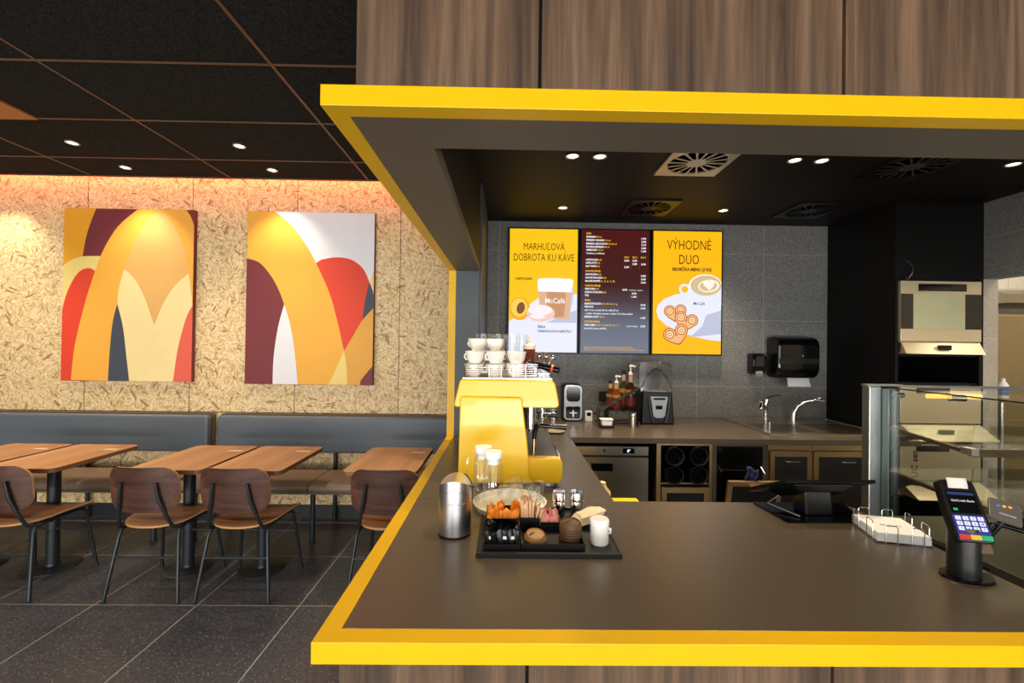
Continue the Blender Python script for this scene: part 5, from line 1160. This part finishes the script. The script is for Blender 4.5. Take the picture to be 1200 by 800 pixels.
# second reader behind
t = thing('card_reader', 'small grey contactless reader with orange and blue lights, behind the payment terminal', 'card reader', (1.40, 1.22, 1.06))
RM = Matrix.Translation((1.435, 1.235, 1.105)) @ Matrix.Rotation(math.radians(-22), 4, 'Z') @ Matrix.Rotation(math.radians(38), 4, 'X')
G().prism(rrect(-.033, -.040, .033, .035, .005), 'z', -.010, .0, M=RM @ Matrix.Rotation(-.35, 4, 'Z')).build('body', mat('grey reader plastic', '57544e', .4), t, bev=.002)
RM = RM @ Matrix.Rotation(-.35, 4, 'Z')
for k, c in enumerate(('3a62c8', 'e0a020', 'e8902c')): G().cyl(RM @ Vector((-.014+.012*k, .010+.003*k, 0)), RM @ Vector((-.014+.012*k, .010+.003*k, .0012)), .0038, n=12).build('indicator_light', emis('indicator ' + c, c, 1.5), t)
g = G(); text_mesh(g, 'CONTACTLESS', .005, .034, 'c', .004, RM @ Matrix.Translation((.004, -.018, .0006))); g.build('lettering', KW, t)
G().tube([RM @ Vector((0, -.03, -.012)), (1.40, 1.235, 1.04), (1.33, 1.225, 1.0), (1.315, 1.215, .99)], .006, 8).build('arm', BLK, t, smooth=True)
t = thing('customer_display', 'small black display unit with a pale lit window at the right edge of the view', 'display', (1.45, 1.2, 1.03))
RM = Matrix.Translation((1.475, 1.205, 1.075)) @ Matrix.Rotation(math.radians(-20), 4, 'Z') @ Matrix.Rotation(math.radians(55), 4, 'X')
G().prism(round_poly([(-.085, -.004), (-.02, .02), (.06, .022), (.06, -.024), (-.02, -.022)], .006), 'z', -.014, 0, M=RM).build('body', BLKG, t, bev=.003)
G().prism(rrect(-.006, -.014, .050, .014, .002), 'z', 0, .001, M=RM).build('window', emis('pale display', '9cc4c4', .7), t)
G().tube([RM @ Vector((-.08, -.004, -.008)), (1.39, 1.24, 1.05)], .006, 8).build('arm', BLK, t, smooth=True)

# ------------------------------------------------------------------ glass display case
CX0, CX1, CY0, CY1 = 1.60, 3.2, .55, 1.86
t = thing('display_case', 'glass pastry display case with steel corner post at the right of the counter', 'display case', (2.2, 1.3, 0))
G().box(1.54, 1.83, .0, 1.592, 1.87, 1.405).build('corner_post', STLM, t, bev=.004)
G().box(CX0, 1.835, .40, CX0+.035, 1.865, 1.39).build('glass_edge', GLE, t) if False else None
G().box(1.594, 1.80, .50, 1.600, 1.862, 1.395).build('glass_edge', GLE, t)
G().box(CX0, CY0, .86, CX0+.006, 1.83, 1.393).build('side_glass', GLP, t)
G().box(CX0, CY0, 1.394, CX1, 1.86, 1.400).build('top_glass', GLP, t)
G().box(CX0-.002, CY0, 1.4, CX0+.006, 1.80, 1.404).build('top_edge_strip', BLK, t)
G().box(1.54, 1.84, 1.405, 1.70, 1.875, 1.412).box(1.70, 1.855, 1.400, CX1, 1.87, 1.408).build('top_rail', STLM, t)
G().box(CX0, CY0, .0, CX1, 1.83, .86).build('base_cabinet', mat('case base bronze grey', '4d4a40', .3, .3), t, bev=.003)
g = G(); g.box(CX0-.004, 1.42, .0, CX0-.0005, 1.82, .845); g.build('grille_plate', BLKM, t)
g = G()
for r in range(10):
    for c in range(26): g.box(CX0-.006, 1.44+.014*c, .70+.014*r, CX0-.004, 1.448+.014*c, .706+.014*r)
g.build('grille_slots', mat('grille grey', '1d1e20', .4), t)
BRW = mat('case brown profile', '5e4a34', .35, .5)
for z, y0_ in ((1.225, 1.50), (1.045, 1.44)):
    sh = G().hexa([(CX0+.012, y0_, z-.012), (CX1-.02, y0_, z-.012), (CX1-.02, 1.83, z+.012), (CX0+.012, 1.83, z+.012), (CX0+.012, y0_, z-.006), (CX1-.02, y0_, z-.006), (CX1-.02, 1.83, z+.018), (CX0+.012, 1.83, z+.018)]).build('shelf', GLP, t)
    G().box(CX0+.010, y0_-.016, z-.030, CX1-.02, y0_-.001, z-.004).build('price_rail', BRW, sh)
    G().hexa([(CX0+.008, y0_, z-.024), (CX0+.024, y0_, z-.024), (CX0+.024, 1.83, z+.0), (CX0+.008, 1.83, z+.0), (CX0+.008, y0_, z-.010), (CX0+.024, y0_, z-.010), (CX0+.024, 1.83, z+.012), (CX0+.008, 1.83, z+.012)]).build('shelf_arm', BRW, sh)
    G().prism([(1.83, z-.002), (1.83, z-.10)] + [(1.83 - .012 - .13*(i/8), z-.10 + .085*math.sin(PI/2*i/8)) for i in range(9)] + [(1.69, z-.004)], 'x', CX0+.014, CX0+.020).build('bracket', mat('bracket grey', '3c3f3e', .4, .5), sh)
    G().box(CX0+.004, y0_-.018, z-.026, CX0+.03, y0_+.02, z-.002).build('clip', CHR, sh)
G().tube([(CX0+.12, 1.76, 1.374), (CX0+.34, 1.76, 1.374)], .009, 10).build('case_lamp', emis('case lamp', 'f0a850', 2.5), t, smooth=True)
G().cyl((CX0+.02, 1.80, 1.372), (CX0+.055, 1.80, 1.372), .012).cyl((CX0+.15, 1.70, 1.375), (CX0+.20, 1.69, 1.375), .014).build('glass_clamp', CHR, t, smooth=True)
l = bpy.data.lights.new('case_lamp_light', 'AREA'); l.shape = 'RECTANGLE'; l.size = 1.3; l.size_y = .03; l.energy = 1.6; l.color = (1, .76, .48)
o = bpy.data.objects.new('case_lamp_light', l); COL.objects.link(o); o.parent = t; o.location = (0.2, .48, 1.358)
